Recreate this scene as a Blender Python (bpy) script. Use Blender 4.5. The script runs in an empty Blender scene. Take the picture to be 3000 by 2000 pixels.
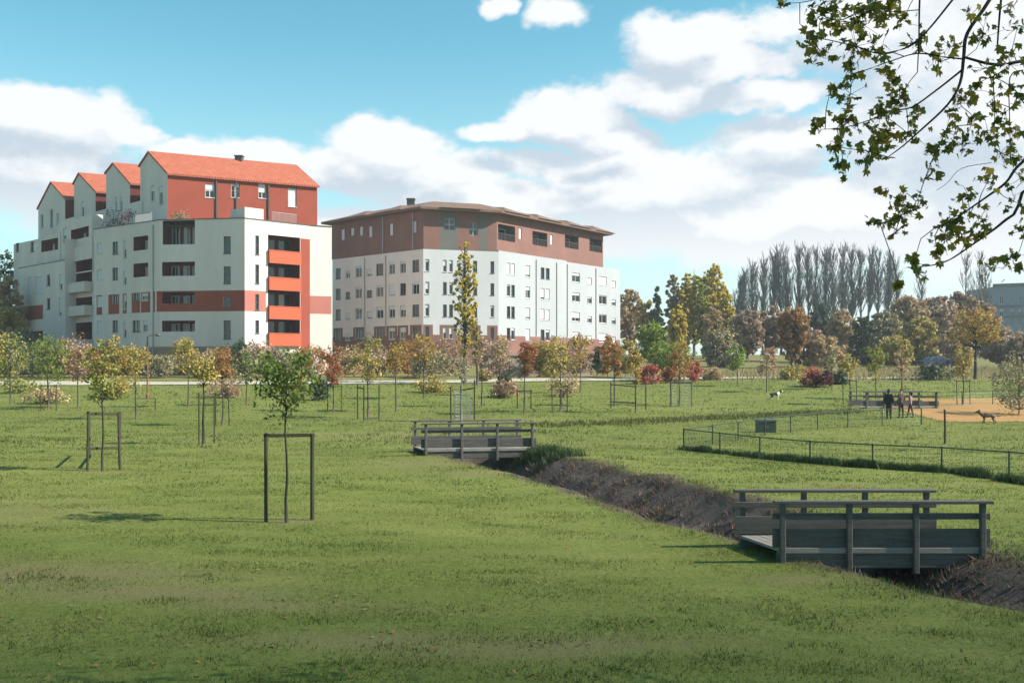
import bpy, math, random
import numpy as np
from mathutils import Vector, Matrix, noise as mnoise
from collections import defaultdict

# ------------------------------------------------------------------ basics
F, CZ, HZ = 2917.0, 3.2, 1067.0          # focal length and horizon of the photograph in its own 3000 px frame
random.seed(7)
rng = np.random.default_rng(11)
C = bpy.context.scene.collection
R = math.radians


def ss(a, b, x):
    t = np.clip((x - a) / (b - a), 0.0, 1.0)
    return t * t * (3 - 2 * t)


DITCH = [(-5.2, 43.5), (-2.7, 38.6), (-0.95, 35.4), (0.2, 32.3), (1.3, 29.8), (2.5, 27.0), (3.45, 24.4), (4.25, 21.5),
         (5.4, 18.5), (6.15, 16.3), (6.9, 14.8), (8.6, 12.2), (11.8, 8.2), (15.0, 4.0)]


def ditch_d(x, y):
    """signed distance to the ditch's centre line"""
    x = np.asarray(x, float); y = np.asarray(y, float)
    best = np.full(x.shape, 1e9); sg = np.ones(x.shape)
    for (ax, ay), (bx, by) in zip(DITCH[:-1], DITCH[1:]):
        dx, dy = bx - ax, by - ay
        t = np.clip(((x - ax) * dx + (y - ay) * dy) / (dx * dx + dy * dy), 0, 1)
        qx, qy = x - ax - t * dx, y - ay - t * dy
        d = np.hypot(qx, qy)
        s = np.sign(dx * qy - dy * qx)
        m = d < best
        best = np.where(m, d, best); sg = np.where(m, s, sg)
    return best, sg


def ground_z(x, y):
    x = np.asarray(x, float); y = np.asarray(y, float)
    z = 2.0 * ss(45, 100, y) + np.clip(y - 100, 0, 70) * 0.04
    z = z + 0.05 * np.sin(x * 0.31 + 1.0) * np.sin(y * 0.23) + 0.03 * np.sin(x * 0.9 + y * 0.5) * ss(60, 8, y)
    d, s = ditch_d(x, y)
    hw = 1.22 + 0.42 * ss(17, 22, y) + 0.10 * np.sin(y * 1.9) + 0.07 * np.sin(x * 3.1 + y)
    prof = 1 - ss(0.12, 1.04, d / hw)
    z = z - (.62 + .16 * ss(17, 22, y) + .05 * np.sin(x * 5.3 + y * 4.1) * ss(2, .5, d)) * prof * ss(38.6, 36.8, y)
    # the bank on the left of the ditch lies a little lower than the right one, as the photo shows its inner slope
    z = z + 0.10 * ss(1.2, 1.8, d) * ss(4.2, 2.0, d) * (s > 0)
    return z


def gz(x, y):
    return float(ground_z(x, y))


def at(px, py, D):
    return Vector(((px - 1500) / F * D, D, CZ - (py - HZ) / F * D))


def G(px, py):
    """first ground point seen at a place of the photograph"""
    Ds = np.arange(6.0, 150.0, 0.05)
    X = (px - 1500) / F * Ds; Z = CZ - (py - HZ) / F * Ds
    hit = np.nonzero(Z <= ground_z(X, Ds))[0]
    D = float(Ds[hit[0]]) if len(hit) else 150.0
    x = (px - 1500) / F * D
    return Vector((x, D, gz(x, D)))


# ------------------------------------------------------------------ objects
def tag(o, label=None, cat=None, group=None, kind=None):
    if label: o['label'] = label
    if cat: o['category'] = cat
    if group: o['group'] = group
    if kind: o['kind'] = kind
    return o


def thing(name, label, cat, loc=(0, 0, 0), rz=0.0, group=None):
    o = bpy.data.objects.new(name, None); C.objects.link(o)
    o.empty_display_size = 0.2
    o.location = loc; o.rotation_euler = (0, 0, rz)
    return tag(o, label, cat, group)


class MB:
    def __init__(s):
        s.v = []; s.f = []; s.m = []

    def add(s, vs, fs, mi=0):
        b = len(s.v); s.v.extend([tuple(p) for p in vs])
        for q in fs: s.f.append([b + i for i in q]); s.m.append(mi)

    def quad(s, a, b, c, d, mi=0): s.add([a, b, c, d], [(0, 1, 2, 3)], mi)

    def box(s, lo, hi, mi=0, M=None):
        x0, y0, z0 = lo; x1, y1, z1 = hi
        vs = [Vector(p) for p in ((x0, y0, z0), (x1, y0, z0), (x1, y1, z0), (x0, y1, z0), (x0, y0, z1), (x1, y0, z1), (x1, y1, z1), (x0, y1, z1))]
        if M is not None: vs = [M @ p for p in vs]
        s.add(vs, [(0, 3, 2, 1), (4, 5, 6, 7), (0, 1, 5, 4), (1, 2, 6, 5), (2, 3, 7, 6), (3, 0, 4, 7)], mi)

    def beam(s, a, b, w, h, mi=0, up=(0, 0, 1)):
        """a bar of w (sideways) x h (up) between two points, with narrow chamfers"""
        a = Vector(a); b = Vector(b); d = (b - a).normalized(); up = Vector(up)
        if abs(d.dot(up)) > 0.95: up = Vector((0, 1, 0))
        sd = d.cross(up).normalized(); u = sd.cross(d).normalized()
        c = min(w, h) * 0.14
        prof = [(-w / 2 + c, -h / 2), (w / 2 - c, -h / 2), (w / 2, -h / 2 + c), (w / 2, h / 2 - c), (w / 2 - c, h / 2), (-w / 2 + c, h / 2), (-w / 2, h / 2 - c), (-w / 2, -h / 2 + c)]
        vs = [a + sd * x + u * y for x, y in prof] + [b + sd * x + u * y for x, y in prof]
        n = 8
        s.add(vs, [(i, (i + 1) % n, (i + 1) % n + n, i + n) for i in range(n)] + [tuple(range(n))[::-1], tuple(range(n, 2 * n))], mi)

    def tube(s, pts, rad, n=6, mi=0, cap=True):
        pts = [Vector(p) for p in pts]; b = len(s.v)
        for i, p in enumerate(pts):
            t = (pts[min(i + 1, len(pts) - 1)] - pts[max(i - 1, 0)])
            t = t.normalized() if t.length > 1e-9 else Vector((0, 0, 1))
            r_ = Vector((1, 0, 0)) if abs(t.x) < 0.9 else Vector((0, 1, 0))
            x = t.cross(r_).normalized(); y = t.cross(x)
            for k in range(n):
                a = 2 * math.pi * k / n
                s.v.append(tuple(p + (x * math.cos(a) + y * math.sin(a)) * rad[i]))
        for i in range(len(pts) - 1):
            for k in range(n):
                k2 = (k + 1) % n
                s.f.append([b + i * n + k, b + i * n + k2, b + (i + 1) * n + k2, b + (i + 1) * n + k]); s.m.append(mi)
        if cap:
            s.f.append([b + k for k in range(n)]); s.m.append(mi)
            e = b + (len(pts) - 1) * n
            s.f.append([e + k for k in range(n)][::-1]); s.m.append(mi)

    def lathe(s, c, prof, n=16, mi=0, axis='z'):
        b = len(s.v); c = Vector(c)
        for r_, h in prof:
            for k in range(n):
                a = 2 * math.pi * k / n
                q = (r_ * math.cos(a), r_ * math.sin(a), h) if axis == 'z' else (h, r_ * math.cos(a), r_ * math.sin(a)) if axis == 'x' else (r_ * math.cos(a), h, r_ * math.sin(a))
                s.v.append(tuple(c + Vector(q)))
        for i in range(len(prof) - 1):
            for k in range(n):
                k2 = (k + 1) % n
                s.f.append([b + i * n + k, b + i * n + k2, b + (i + 1) * n + k2, b + (i + 1) * n + k]); s.m.append(mi)

    def prism(s, poly, z0, z1, mi=0):
        n = len(poly)
        vs = [(x, y, z0) for x, y in poly] + [(x, y, z1) for x, y in poly]
        s.add(vs, [(i, (i + 1) % n, (i + 1) % n + n, i + n) for i in range(n)] + [tuple(range(n))[::-1], tuple(range(n, 2 * n))], mi)

    def build(s, name, mats, parent=None, smooth=False, loc=(0, 0, 0), rz=0.0):
        me = bpy.data.meshes.new(name); me.from_pydata(s.v, [], s.f)
        mats = mats if isinstance(mats, (list, tuple)) else [mats]
        for m in mats: me.materials.append(m)
        if len(mats) > 1: me.polygons.foreach_set('material_index', s.m)
        if smooth: me.polygons.foreach_set('use_smooth', [True] * len(s.f))
        me.update()
        o = bpy.data.objects.new(name, me); C.objects.link(o)
        o.location = loc; o.rotation_euler = (0, 0, rz)
        if parent:
            o.parent = parent
        return o


def np_mesh(name, verts, nper, mats, parent=None, val=None, loc=(0, 0, 0), smooth=False):
    """verts (N*nper,3): N separate faces of nper corners; val (N,) becomes the float attribute 'v'"""
    N = len(verts) // nper
    me = bpy.data.meshes.new(name)
    me.vertices.add(N * nper); me.vertices.foreach_set('co', np.ascontiguousarray(verts, np.float32).ravel())
    me.loops.add(N * nper); me.loops.foreach_set('vertex_index', np.arange(N * nper, dtype=np.int32))
    me.polygons.add(N); me.polygons.foreach_set('loop_start', np.arange(0, N * nper, nper, dtype=np.int32))
    me.update(calc_edges=True)
    if val is not None:
        a = me.attributes.new('v', 'FLOAT', 'POINT'); a.data.foreach_set('value', np.repeat(np.asarray(val, np.float32), nper))
    me.materials.append(mats)
    o = bpy.data.objects.new(name, me); C.objects.link(o); o.location = loc
    if parent: o.parent = parent
    return o


# ------------------------------------------------------------------ materials
def srgb(r, g, b):
    f = lambda c: ((c / 255 + 0.055) / 1.055) ** 2.4 if c > 10 else c / 255 / 12.92
    return (f(r), f(g), f(b), 1)


def nodes(name):
    m = bpy.data.materials.new(name); m.use_nodes = True
    nt = m.node_tree; nt.nodes.clear()
    out = nt.nodes.new('ShaderNodeOutputMaterial')
    b = nt.nodes.new('ShaderNodeBsdfPrincipled')
    nt.links.new(b.outputs[0], out.inputs[0])
    return m, nt, b, out


def N_(nt, typ, **kw):
    n = nt.nodes.new(typ)
    for k, v in kw.items():
        if k.startswith('i_'): n.inputs[k[2:].replace('_', ' ')].default_value = v
        else: setattr(n, k, v)
    return n


def ramp(nt, fac, stops):
    r = nt.nodes.new('ShaderNodeValToRGB')
    while len(r.color_ramp.elements) < len(stops): r.color_ramp.elements.new(0.5)
    for e, (p, c) in zip(r.color_ramp.elements, stops):
        e.position = p; e.color = c if len(c) == 4 else (*c, 1)
    nt.links.new(fac, r.inputs[0])
    return r.outputs[0]


def noise_tex(nt, scale, detail=4, rough=0.55, coord='Object', stretch=None):
    tc = nt.nodes.new('ShaderNodeTexCoord')
    src = tc.outputs[coord]
    if stretch:
        mp = nt.nodes.new('ShaderNodeMapping'); mp.inputs['Scale'].default_value = stretch
        nt.links.new(src, mp.inputs[0]); src = mp.outputs[0]
    n = nt.nodes.new('ShaderNodeTexNoise'); n.inputs['Scale'].default_value = scale
    n.inputs['Detail'].default_value = detail; n.inputs['Roughness'].default_value = rough
    nt.links.new(src, n.inputs['Vector'])
    return n.outputs['Fac']


def mixc(nt, fac, a, b, mode='MIX'):
    m = nt.nodes.new('ShaderNodeMix'); m.data_type = 'RGBA'; m.blend_type = mode
    if isinstance(fac, (int, float)): m.inputs[0].default_value = fac
    else: nt.links.new(fac, m.inputs[0])
    for i, q in ((6, a), (7, b)):
        if isinstance(q, tuple): m.inputs[i].default_value = q if len(q) == 4 else (*q, 1)
        else: nt.links.new(q, m.inputs[i])
    return m.outputs[2]


def bump(nt, bsdf, h, strength=0.3, dist=0.02):
    b = nt.nodes.new('ShaderNodeBump'); b.inputs['Strength'].default_value = strength; b.inputs['Distance'].default_value = dist
    nt.links.new(h, b.inputs['Height']); nt.links.new(b.outputs[0], bsdf.inputs['Normal'])


def plain(name, col, rough=0.7, var=0.25, scale=2.0, stretch=None, metal=0.0, bmp=0.15, spec=0.4):
    """paint, plaster, metal: a colour with blotches, streaks of dirt and a little relief"""
    m, nt, b, o = nodes(name)
    n = noise_tex(nt, scale, 5, 0.6, stretch=stretch)
    n2 = noise_tex(nt, scale * 9, 3, 0.6)
    dark = tuple(c * (1 - var) for c in col[:3]); lite = tuple(min(1, c * (1 + var * 0.45)) for c in col[:3])
    c1 = ramp(nt, n, [(0.28, dark), (0.72, lite)])
    c2 = mixc(nt, 0.25, c1, ramp(nt, n2, [(0.3, dark), (0.7, lite)]))
    nt.links.new(c2, b.inputs['Base Color'])
    b.inputs['Roughness'].default_value = rough; b.inputs['Metallic'].default_value = metal
    b.inputs['Specular IOR Level'].default_value = spec
    if bmp: bump(nt, b, n2, bmp, 0.01)
    return m


def leafmat(name, stops, trans=0.35, rough=0.55):
    """leaves: colour from each leaf's own number, part of the light passing through"""
    m, nt, b, out = nodes(name)
    at_ = N_(nt, 'ShaderNodeAttribute', attribute_name='v')
    c = ramp(nt, at_.outputs['Fac'], stops)
    nt.links.new(c, b.inputs['Base Color']); b.inputs['Roughness'].default_value = rough
    b.inputs['Specular IOR Level'].default_value = 0.25
    t = nt.nodes.new('ShaderNodeBsdfTranslucent'); nt.links.new(c, t.inputs[0])
    mx = nt.nodes.new('ShaderNodeMixShader'); mx.inputs[0].default_value = trans
    nt.links.new(b.outputs[0], mx.inputs[1]); nt.links.new(t.outputs[0], mx.inputs[2]); nt.links.new(mx.outputs[0], out.inputs[0])
    return m


def st(*cols):
    n = len(cols); return [(i / (n - 1) if n > 1 else 0, c) for i, c in enumerate(cols)]


PAL = {
    'green': leafmat('leaf_green', st((.06, .10, .025), (.115, .165, .038), (.20, .24, .065), (.13, .14, .04)), 0.45),
    'yellowgreen': leafmat('leaf_yellow_green', st((0.130, 0.150, 0.033), (0.221, 0.227, 0.052), (0.338, 0.312, 0.078))),
    'yellow': leafmat('leaf_yellow', st((.16, .165, .045), (.33, .26, .065), (.45, .35, .11), (.31, .22, .065)), 0.4),
    'gold': leafmat('leaf_gold', st((.16, .13, .035), (.34, .20, .045), (.45, .29, .075), (.27, .22, .055)), 0.4),
    'orange': leafmat('leaf_orange', st((.15, .11, .035), (.33, .14, .05), (.40, .21, .08), (.25, .19, .065)), 0.4),
    'red': leafmat('leaf_red', st((.14, .09, .035), (.31, .09, .045), (.37, .14, .065), (.22, .15, .055)), 0.4),
    'crimson': leafmat('leaf_crimson', st((0.238, 0.049, 0.035), (0.406, 0.098, 0.070), (0.462, 0.182, 0.112))),
    'purple': leafmat('leaf_purple', st((.04, .012, .015), (.10, .028, .03), (.20, .07, .07))),
    'olive': leafmat('leaf_olive', st((0.176, 0.154, 0.045), (0.299, 0.239, 0.063), (0.440, 0.325, 0.090), (0.264, 0.256, 0.075)), 0.3),
    'brown': leafmat('leaf_brown', st((0.221, 0.156, 0.087), (0.357, 0.248, 0.137), (0.493, 0.346, 0.189), (0.323, 0.264, 0.123)), 0.25),
    'purplebrown': leafmat('leaf_purple_brown', st((0.212, 0.151, 0.112), (0.327, 0.231, 0.167), (0.441, 0.310, 0.217), (0.327, 0.254, 0.154)), 0.25),
    'pinkbrown': leafmat('leaf_pink_brown', st((0.200, 0.122, 0.079), (0.343, 0.215, 0.143), (0.458, 0.315, 0.200)), 0.3),
    'darkgreen': leafmat('leaf_dark_green', st((0.026, 0.046, 0.021), (0.046, 0.080, 0.033), (0.084, 0.115, 0.046)), 0.15),
    'bluegreen': leafmat('leaf_blue_green', st((0.053, 0.084, 0.068), (0.095, 0.137, 0.105), (0.147, 0.189, 0.137)), 0.15),
    'bright': leafmat('leaf_bright_green', st((0.084, 0.140, 0.017), (0.182, 0.238, 0.035), (0.308, 0.364, 0.070))),
    'greyolive': leafmat('leaf_grey_olive', st((0.148, 0.135, 0.073), (0.255, 0.227, 0.127), (0.361, 0.310, 0.181)), 0.2),
    'poplar': leafmat('leaf_poplar', st((0.247, 0.216, 0.032), (0.494, 0.384, 0.053), (0.643, 0.480, 0.074), (0.371, 0.348, 0.053)), .45),
    'poplarlime': leafmat('leaf_poplar_lime', st((0.219, 0.225, 0.033), (0.386, 0.375, 0.055), (0.515, 0.463, 0.088)), .45),
    'plane': leafmat('leaf_plane_tree', st((0.100, 0.125, 0.025), (0.250, 0.213, 0.035), (0.375, 0.263, 0.037), (0.163, 0.213, 0.050)), 0.62, 0.45),
}
BARK = plain('bark', (.075, .06, .045), 0.9, 0.45, 6.0, (1, 1, .25), bmp=0.5)
BARK_DARK = plain('bark_dark', (.035, .03, .022), 0.9, 0.45, 6.0, (1, 1, .25), bmp=0.5)
BARK_GREY = plain('bark_grey', (.17, .168, .165), 0.9, 0.4, 1.2, (1, 1, .3), bmp=0.3)
STAKE = plain('stake_wood', (.045, .043, .022), 0.85, 0.5, 5.0, (1, 1, .2), bmp=0.3)
TIMBER = plain('weathered_timber', (.095, .088, .078), 0.8, 0.5, 3.0, (.5, 4, 6), bmp=0.35)
TIMBER_PALE = plain('weathered_timber_pale', (.24, .215, .19), 0.75, 0.4, 3.0, (.5, 4, 6), bmp=0.35)
GREENPAINT = plain('green_fence_paint', (.03, .05, .032), 0.5, 0.3, 5.0)
# ------------------------------------------------------------------ ground: one sheet, its ditch a sheet of its own
def axis(*segs):
    out = []
    for a, b, st_ in segs: out += list(np.arange(a, b, st_))
    out.append(segs[-1][1]); return np.array(out)


gx = axis((-300, -120, 30), (-120, -40, 5), (-40, -14, 1.0), (-14, -6, 0.4), (-6, 13, 0.18), (13, 20, 0.5), (20, 60, 2), (60, 120, 5), (120, 300, 30))
gy = axis((-30, 4, 2.0), (4, 11, 0.35), (11, 44, 0.2), (44, 70, 1.0), (70, 180, 3.0), (180, 420, 40))
XX, YY = np.meshgrid(gx, gy)
ZZ = ground_z(XX, YY)
dd, sgn = ditch_d(XX, YY)
nz = np.vectorize(lambda a, b: mnoise.noise((a * .7, b * .7, 3.1)))(XX, YY)
bare = ss(1.95 + .35 * ss(17, 22, YY), 1.3 + .4 * ss(17, 22, YY), dd + nz * 0.5 + 0.25 * (sgn < 0)) * ss(38.5, 37, YY)
nx, ny = len(gx), len(gy)


def worn(x, y):
    """worn, trodden patches of the lawn: earth shows through"""
    w = np.zeros_like(x)
    for cx, cy, rx, ry, k in ((-7.6, 15.0, 3.4, 1.0, 1.0), (-5.0, 13.9, 2.2, .5, 1.0), (-1.7, 11.6, 1.6, .35, 1.0), (0.3, 11.2, 2.0, .4, .9), (-3.2, 13.3, 1.6, .35, .8), (-12, 21, 3.5, 2, .6),
                              (-2.7, 32.2, 2.0, 1.5, .8), (-0.9, 29.0, 1.6, .8, .8), (2.0, 40, 6, 1.3, .35), (-5, 44, 7, 3, .5), (8.5, 26, 2.6, .8, .5), (-3, 54, 6, 2.5, .45), (4.3, 15.0, .6, .35, .9), (-4.55, 20.15, .75, .3, 1.0), (-12.1, 29.8, .9, .45, .9), (-12.3, 40.0, .8, .4, .8)):
        w = np.maximum(w, k * np.exp(-((x - cx) / rx) ** 2 - ((y - cy) / ry) ** 2))
    return w


wornv = np.clip(worn(XX, YY) + nz * 0.12 + .75 * ss(85, 90, YY) , 0, 1)


def sheet(name, keep, mat, label=None):
    idx = -np.ones(nx * ny, int); V = []; Fc = []
    fl = lambda i, j: j * nx + i
    for j in range(ny - 1):
        for i in range(nx - 1):
            if not keep[j, i]: continue
            q = []
            for a, b in ((i, j), (i + 1, j), (i + 1, j + 1), (i, j + 1)):
                k = fl(a, b)
                if idx[k] < 0: idx[k] = len(V); V.append(k)
                q.append(int(idx[k]))
            Fc.append(q)
    V = np.array(V)
    co = np.stack([XX.ravel()[V], YY.ravel()[V], ZZ.ravel()[V]], 1)
    me = bpy.data.meshes.new(name); me.from_pydata(co.tolist(), [], Fc)
    for nm, arr in (('bare', bare), ('worn', wornv)):
        a = me.attributes.new(nm, 'FLOAT', 'POINT'); a.data.foreach_set('value', arr.ravel()[V].astype(np.float32))
    me.polygons.foreach_set('use_smooth', [True] * len(Fc)); me.materials.append(mat)
    o = bpy.data.objects.new(name, me); C.objects.link(o)
    return tag(o, label, None, None, 'structure')


def mat_lawn():
    m, nt, b, o = nodes('lawn')
    n1 = noise_tex(nt, 0.09, 4, 0.6); n2 = noise_tex(nt, 0.55, 6, 0.65, stretch=(.55, 1.5, 1)); n3 = noise_tex(nt, 9.0, 5, 0.7)
    c = ramp(nt, n2, [(0.30, (0.056, 0.074, 0.014)), (0.46, (0.095, 0.119, 0.025)), (0.58, (0.140, 0.157, 0.041)), (0.72, (0.184, 0.178, 0.061))])
    c = mixc(nt, 0.5, c, ramp(nt, n1, [(0.35, (0.084, 0.112, 0.021)), (0.65, (0.173, 0.178, 0.051))]))
    c = mixc(nt, 0.4, c, ramp(nt, n3, [(0.3, (0.045, 0.059, 0.012)), (0.55, (0.117, 0.142, 0.030)), (0.75, (0.190, 0.190, 0.066))]))
    w = N_(nt, 'ShaderNodeAttribute', attribute_name='worn')
    wm = N_(nt, 'ShaderNodeMath', operation='MULTIPLY'); nt.links.new(w.outputs['Fac'], wm.inputs[0])
    r3 = ramp(nt, n3, [(0.3, (1, 1, 1)), (0.7, (.35, .35, .35))]); nt.links.new(r3, wm.inputs[1])
    c = mixc(nt, wm.outputs[0], c, (.155, .12, .065))
    a = N_(nt, 'ShaderNodeAttribute', attribute_name='bare')
    e1 = ramp(nt, n2, [(0.3, (.035, .027, .021)), (0.55, (.085, .062, .048)), (0.75, (.135, .10, .075))])
    c = mixc(nt, a.outputs['Fac'], c, e1)
    nt.links.new(c, b.inputs['Base Color']); b.inputs['Roughness'].default_value = 0.95; b.inputs['Specular IOR Level'].default_value = 0.1
    bump(nt, b, n3, 0.7, 0.06)
    return m


def mat_earth():
    m, nt, b, o = nodes('ditch_earth')
    n1 = noise_tex(nt, 1.6, 6, 0.7); n2 = noise_tex(nt, 14, 5, 0.7)
    c = ramp(nt, n1, [(0.3, (.032, .025, .02)), (0.55, (.082, .059, .047)), (0.75, (.135, .098, .076))])
    c = mixc(nt, 0.4, c, ramp(nt, n2, [(0.35, (.03, .022, .018)), (0.7, (.15, .11, .085))]))
    nt.links.new(c, b.inputs['Base Color']); b.inputs['Roughness'].default_value = 0.95
    bump(nt, b, n2, 0.8, 0.08)
    return m


dc, _ = ditch_d((XX[:-1, :-1] + XX[1:, 1:]) / 2, (YY[:-1, :-1] + YY[1:, 1:]) / 2)
inside = (dc < 1.05 + .35 * ss(17, 22, YY[:-1, :-1])) & (YY[:-1, :-1] < 38)
LAWN = mat_lawn()
sheet('lawn', ~inside, LAWN)
sheet('ditch', inside, mat_earth())


# strips laid on the lawn
def strip(name, left, right, mat, h=0.012, n=60, rag=0.0):
    V = []; Fc = []
    L = [Vector((*p, 0)) for p in left]; Rr = [Vector((*p, 0)) for p in right]

    def samp(P, t):
        k = t * (len(P) - 1); i = min(int(k), len(P) - 2); return P[i].lerp(P[i + 1], k - i)
    m = 6
    for k in range(n + 1):
        a = samp(L, k / n); b = samp(Rr, k / n)
        a.y += rag * (mnoise.noise((k * .31, 1, 0)) + .6 * mnoise.noise((k * .9, 4, 0))); b.y += rag * mnoise.noise((k * .4, 9, 0))
        if k == 0 and rag: a.x += .8
        for q in range(m + 1):
            p = a.lerp(b, q / m); V.append((p.x, p.y, gz(p.x, p.y) + h))
    for k in range(n):
        for q in range(m): i = k * (m + 1) + q; Fc.append((i, i + 1, i + m + 2, i + m + 1))
    me = bpy.data.meshes.new(name); me.from_pydata(V, [], Fc); me.materials.append(mat)
    o = bpy.data.objects.new(name, me); C.objects.link(o)
    return tag(o, None, None, None, 'structure')


PATH = plain('pale_gravel', (.36, .33, .26), 0.95, 0.25, 1.5)
LITTER = plain('orange_ground', (.28, .15, .04), 0.95, 0.4, 0.8, (.5, 1.5, 1))
strip('path', [(-60, 81.0), (-30, 81.5), (-16, 82.5), (0, 85), (16, 90), (40, 92)], [(-60, 86), (-30, 86), (-16, 87), (0, 89.5), (16, 94), (40, 96)], PATH, 0.06, 160, .5)
strip('orange_field', [(23.0, 53.5), (29, 53.2), (40, 53)], [(24.0, 68), (30, 69), (44, 70)], LITTER, 0.02, 120, .9)


# ------------------------------------------------------------------ grass
def blades(name, xs, ys, hs, ws, val, mat, lean=0.5, zoff=-0.01, kind='stuff', label=None):
    n = len(xs); z = ground_z(xs, ys) + zoff
    a = rng.uniform(0, 2 * np.pi, n); b = rng.uniform(0, 2 * np.pi, n)
    l = np.abs(rng.normal(0, lean, n)) * hs
    base = np.stack([xs, ys, z], 1)
    side = np.stack([np.cos(a), np.sin(a), np.zeros(n)], 1) * (ws / 2)[:, None]
    tip = base + np.stack([np.cos(b) * l, np.sin(b) * l, hs], 1)
    V = np.stack([base - side, base + side, tip], 1).reshape(-1, 3)
    o = np_mesh(name, V, 3, mat, None, val)
    return tag(o, label, None, None, kind)


GRASS = leafmat('grass_blades', [(0, (.028, .048, .010)), (.3, (.076, .104, .021)), (.55, (.140, .160, .040)), (.8, (.220, .205, .075)), (1, (.29, .235, .115))], 0.5, 0.6)
PX, PY, PZ_ = [], [], []
bands = ((8.6, 13, 800, .040, .012), (13, 18, 520, .044, .014), (18, 26, 280, .05, .019), (26, 38, 140, .06, .028), (38, 60, 55, .085, .042), (60, 88, 14, .11, .075))
xs_, ys_, hs_, ws_, vs_ = [], [], [], [], []


def fbm(x, y, s, seed):
    # cheap smooth lattice noise
    def lat(ix, iy):
        h = (ix * 374761393 + iy * 668265263 + seed * 974711) & 0xffffffff
        h = ((h ^ (h >> 13)) * 1274126177) & 0xffffffff
        return ((h ^ (h >> 16)) & 0xffff) / 65535.0
    out = np.zeros_like(x); amp = 1; tot = 0
    for o in range(3):
        u = x * s; v = y * s; iu = np.floor(u).astype(np.int64); iv = np.floor(v).astype(np.int64); fu = u - iu; fv = v - iv
        fu = fu * fu * (3 - 2 * fu); fv = fv * fv * (3 - 2 * fv)
        q = (lat(iu, iv) * (1 - fu) + lat(iu + 1, iv) * fu) * (1 - fv) + (lat(iu, iv + 1) * (1 - fu) + lat(iu + 1, iv + 1) * fu) * fv
        out += q * amp; tot += amp; amp *= .55; s *= 2.1; seed += 7
    return out / tot


for y0, y1, dens, h, w in bands:
    xw = y1 * 0.56 + 1
    n = int((y1 - y0) * 2 * xw * dens)
    x = rng.uniform(-xw, xw, n); y = rng.uniform(y0, y1, n)
    tuft = fbm(x * .75, y * 1.5, 1.1, 5); big = fbm(x * .7, y * 1.2, 0.16, 9)
    d, _s = ditch_d(x, y)
    keep = (rng.uniform(0, 1, n) < np.clip(.25 + 1.5 * (tuft - .25), .12, 1) * (1 - .93 * np.clip(worn(x, y), 0, 1)))
    sand = (x > 23.6) & (y > 53.6 + .8 * (tuft - .5)) & (y < 68); keep &= ~sand | (rng.uniform(0, 1, n) < .05)
    keep &= (d > 1.15 + .4 * ss(17, 22, y) + .25 * (tuft - .5)) | (y > 38)
    x, y, tuft, big, d = x[keep], y[keep], tuft[keep], big[keep], d[keep]
    n = len(x)
    xs_.append(x); ys_.append(y)
    hs_.append(h * (.45 + 1.0 * tuft ** 1.4) * rng.uniform(.6, 1.4, n) * (1 + .7 * ss(2.4, 1.6, d)))
    ws_.append(w * rng.uniform(.7, 1.3, n))
    vs_.append(np.clip(.40 + 1.0 * (big - .5) - .42 * (tuft - .45) + rng.normal(0, .15, n) + .18 * np.clip(worn(x, y), 0, 1) + .13 * ss(28, 50, y), 0, 1))
cat_ = lambda q: np.concatenate(q)
blades('grass', cat_(xs_), cat_(ys_), cat_(hs_), cat_(ws_), cat_(vs_), GRASS, .9)

# coarser dark tufts and fallen leaves on the near lawn
nt_ = 260; tx = rng.uniform(-1, 1, nt_); ty = 9.5 + 32 * rng.uniform(0, 1, nt_) ** 1.5; tx = tx * (ty * .55)
k = rng.integers(0, nt_, 17000); X = tx[k] + rng.normal(0, .16, len(k)) * (1 + .04 * ty[k]); Y = ty[k] + rng.normal(0, .09, len(k)) * (1 + .04 * ty[k])
d, _s = ditch_d(X, Y); m = d > 2.0; X, Y = X[m], Y[m]
blades('grass_tufts', X, Y, rng.uniform(.025, .075, len(X)), rng.uniform(.012, .024, len(X)), np.clip(rng.normal(.33, .14, len(X)), 0, 1), GRASS, .9)
LEAFLIT = leafmat('fallen_leaf', st((.14, .08, .03), (.22, .14, .05), (.18, .10, .045), (.28, .20, .08)), .2)
nl = 1100; Y = 9.5 + 40 * rng.uniform(0, 1, nl) ** 1.3; X = rng.uniform(-1, 1, nl) * Y * .55
d, _s = ditch_d(X, Y); m = (d > 1.6) & (fbm(X, Y, .35, 31) > .47); X, Y = X[m], Y[m]; nl = len(X)
a = rng.uniform(0, 6.28, nl); sz = rng.uniform(.018, .042, nl); Z = ground_z(X, Y) + rng.uniform(.01, .045, nl)
q = [np.stack([X + np.cos(a + t) * sz * f, Y + np.sin(a + t) * sz * f, Z + rng.uniform(-.02, .02, nl)], 1) for t, f in ((0, 1), (1.57, .6), (3.14, 1), (4.71, .6))]
tag(np_mesh('fallen_leaves', np.stack(q, 1).reshape(-1, 3), 4, LEAFLIT, None, rng.uniform(0, 1, nl)), 'yellow and brown fallen leaves scattered on the lawn', 'fallen leaves', None, 'stuff')

# unmown grass: along the foot of the low fence, and the far swale
DARKGRASS = leafmat('long_grass', st((.015, .035, .010), (.03, .06, .016), (.07, .10, .03)), 0.25)
OLIVEGRASS = leafmat('swale_grass', st((.06, .075, .018), (.11, .12, .03), (.19, .18, .05)), 0.3)


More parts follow.
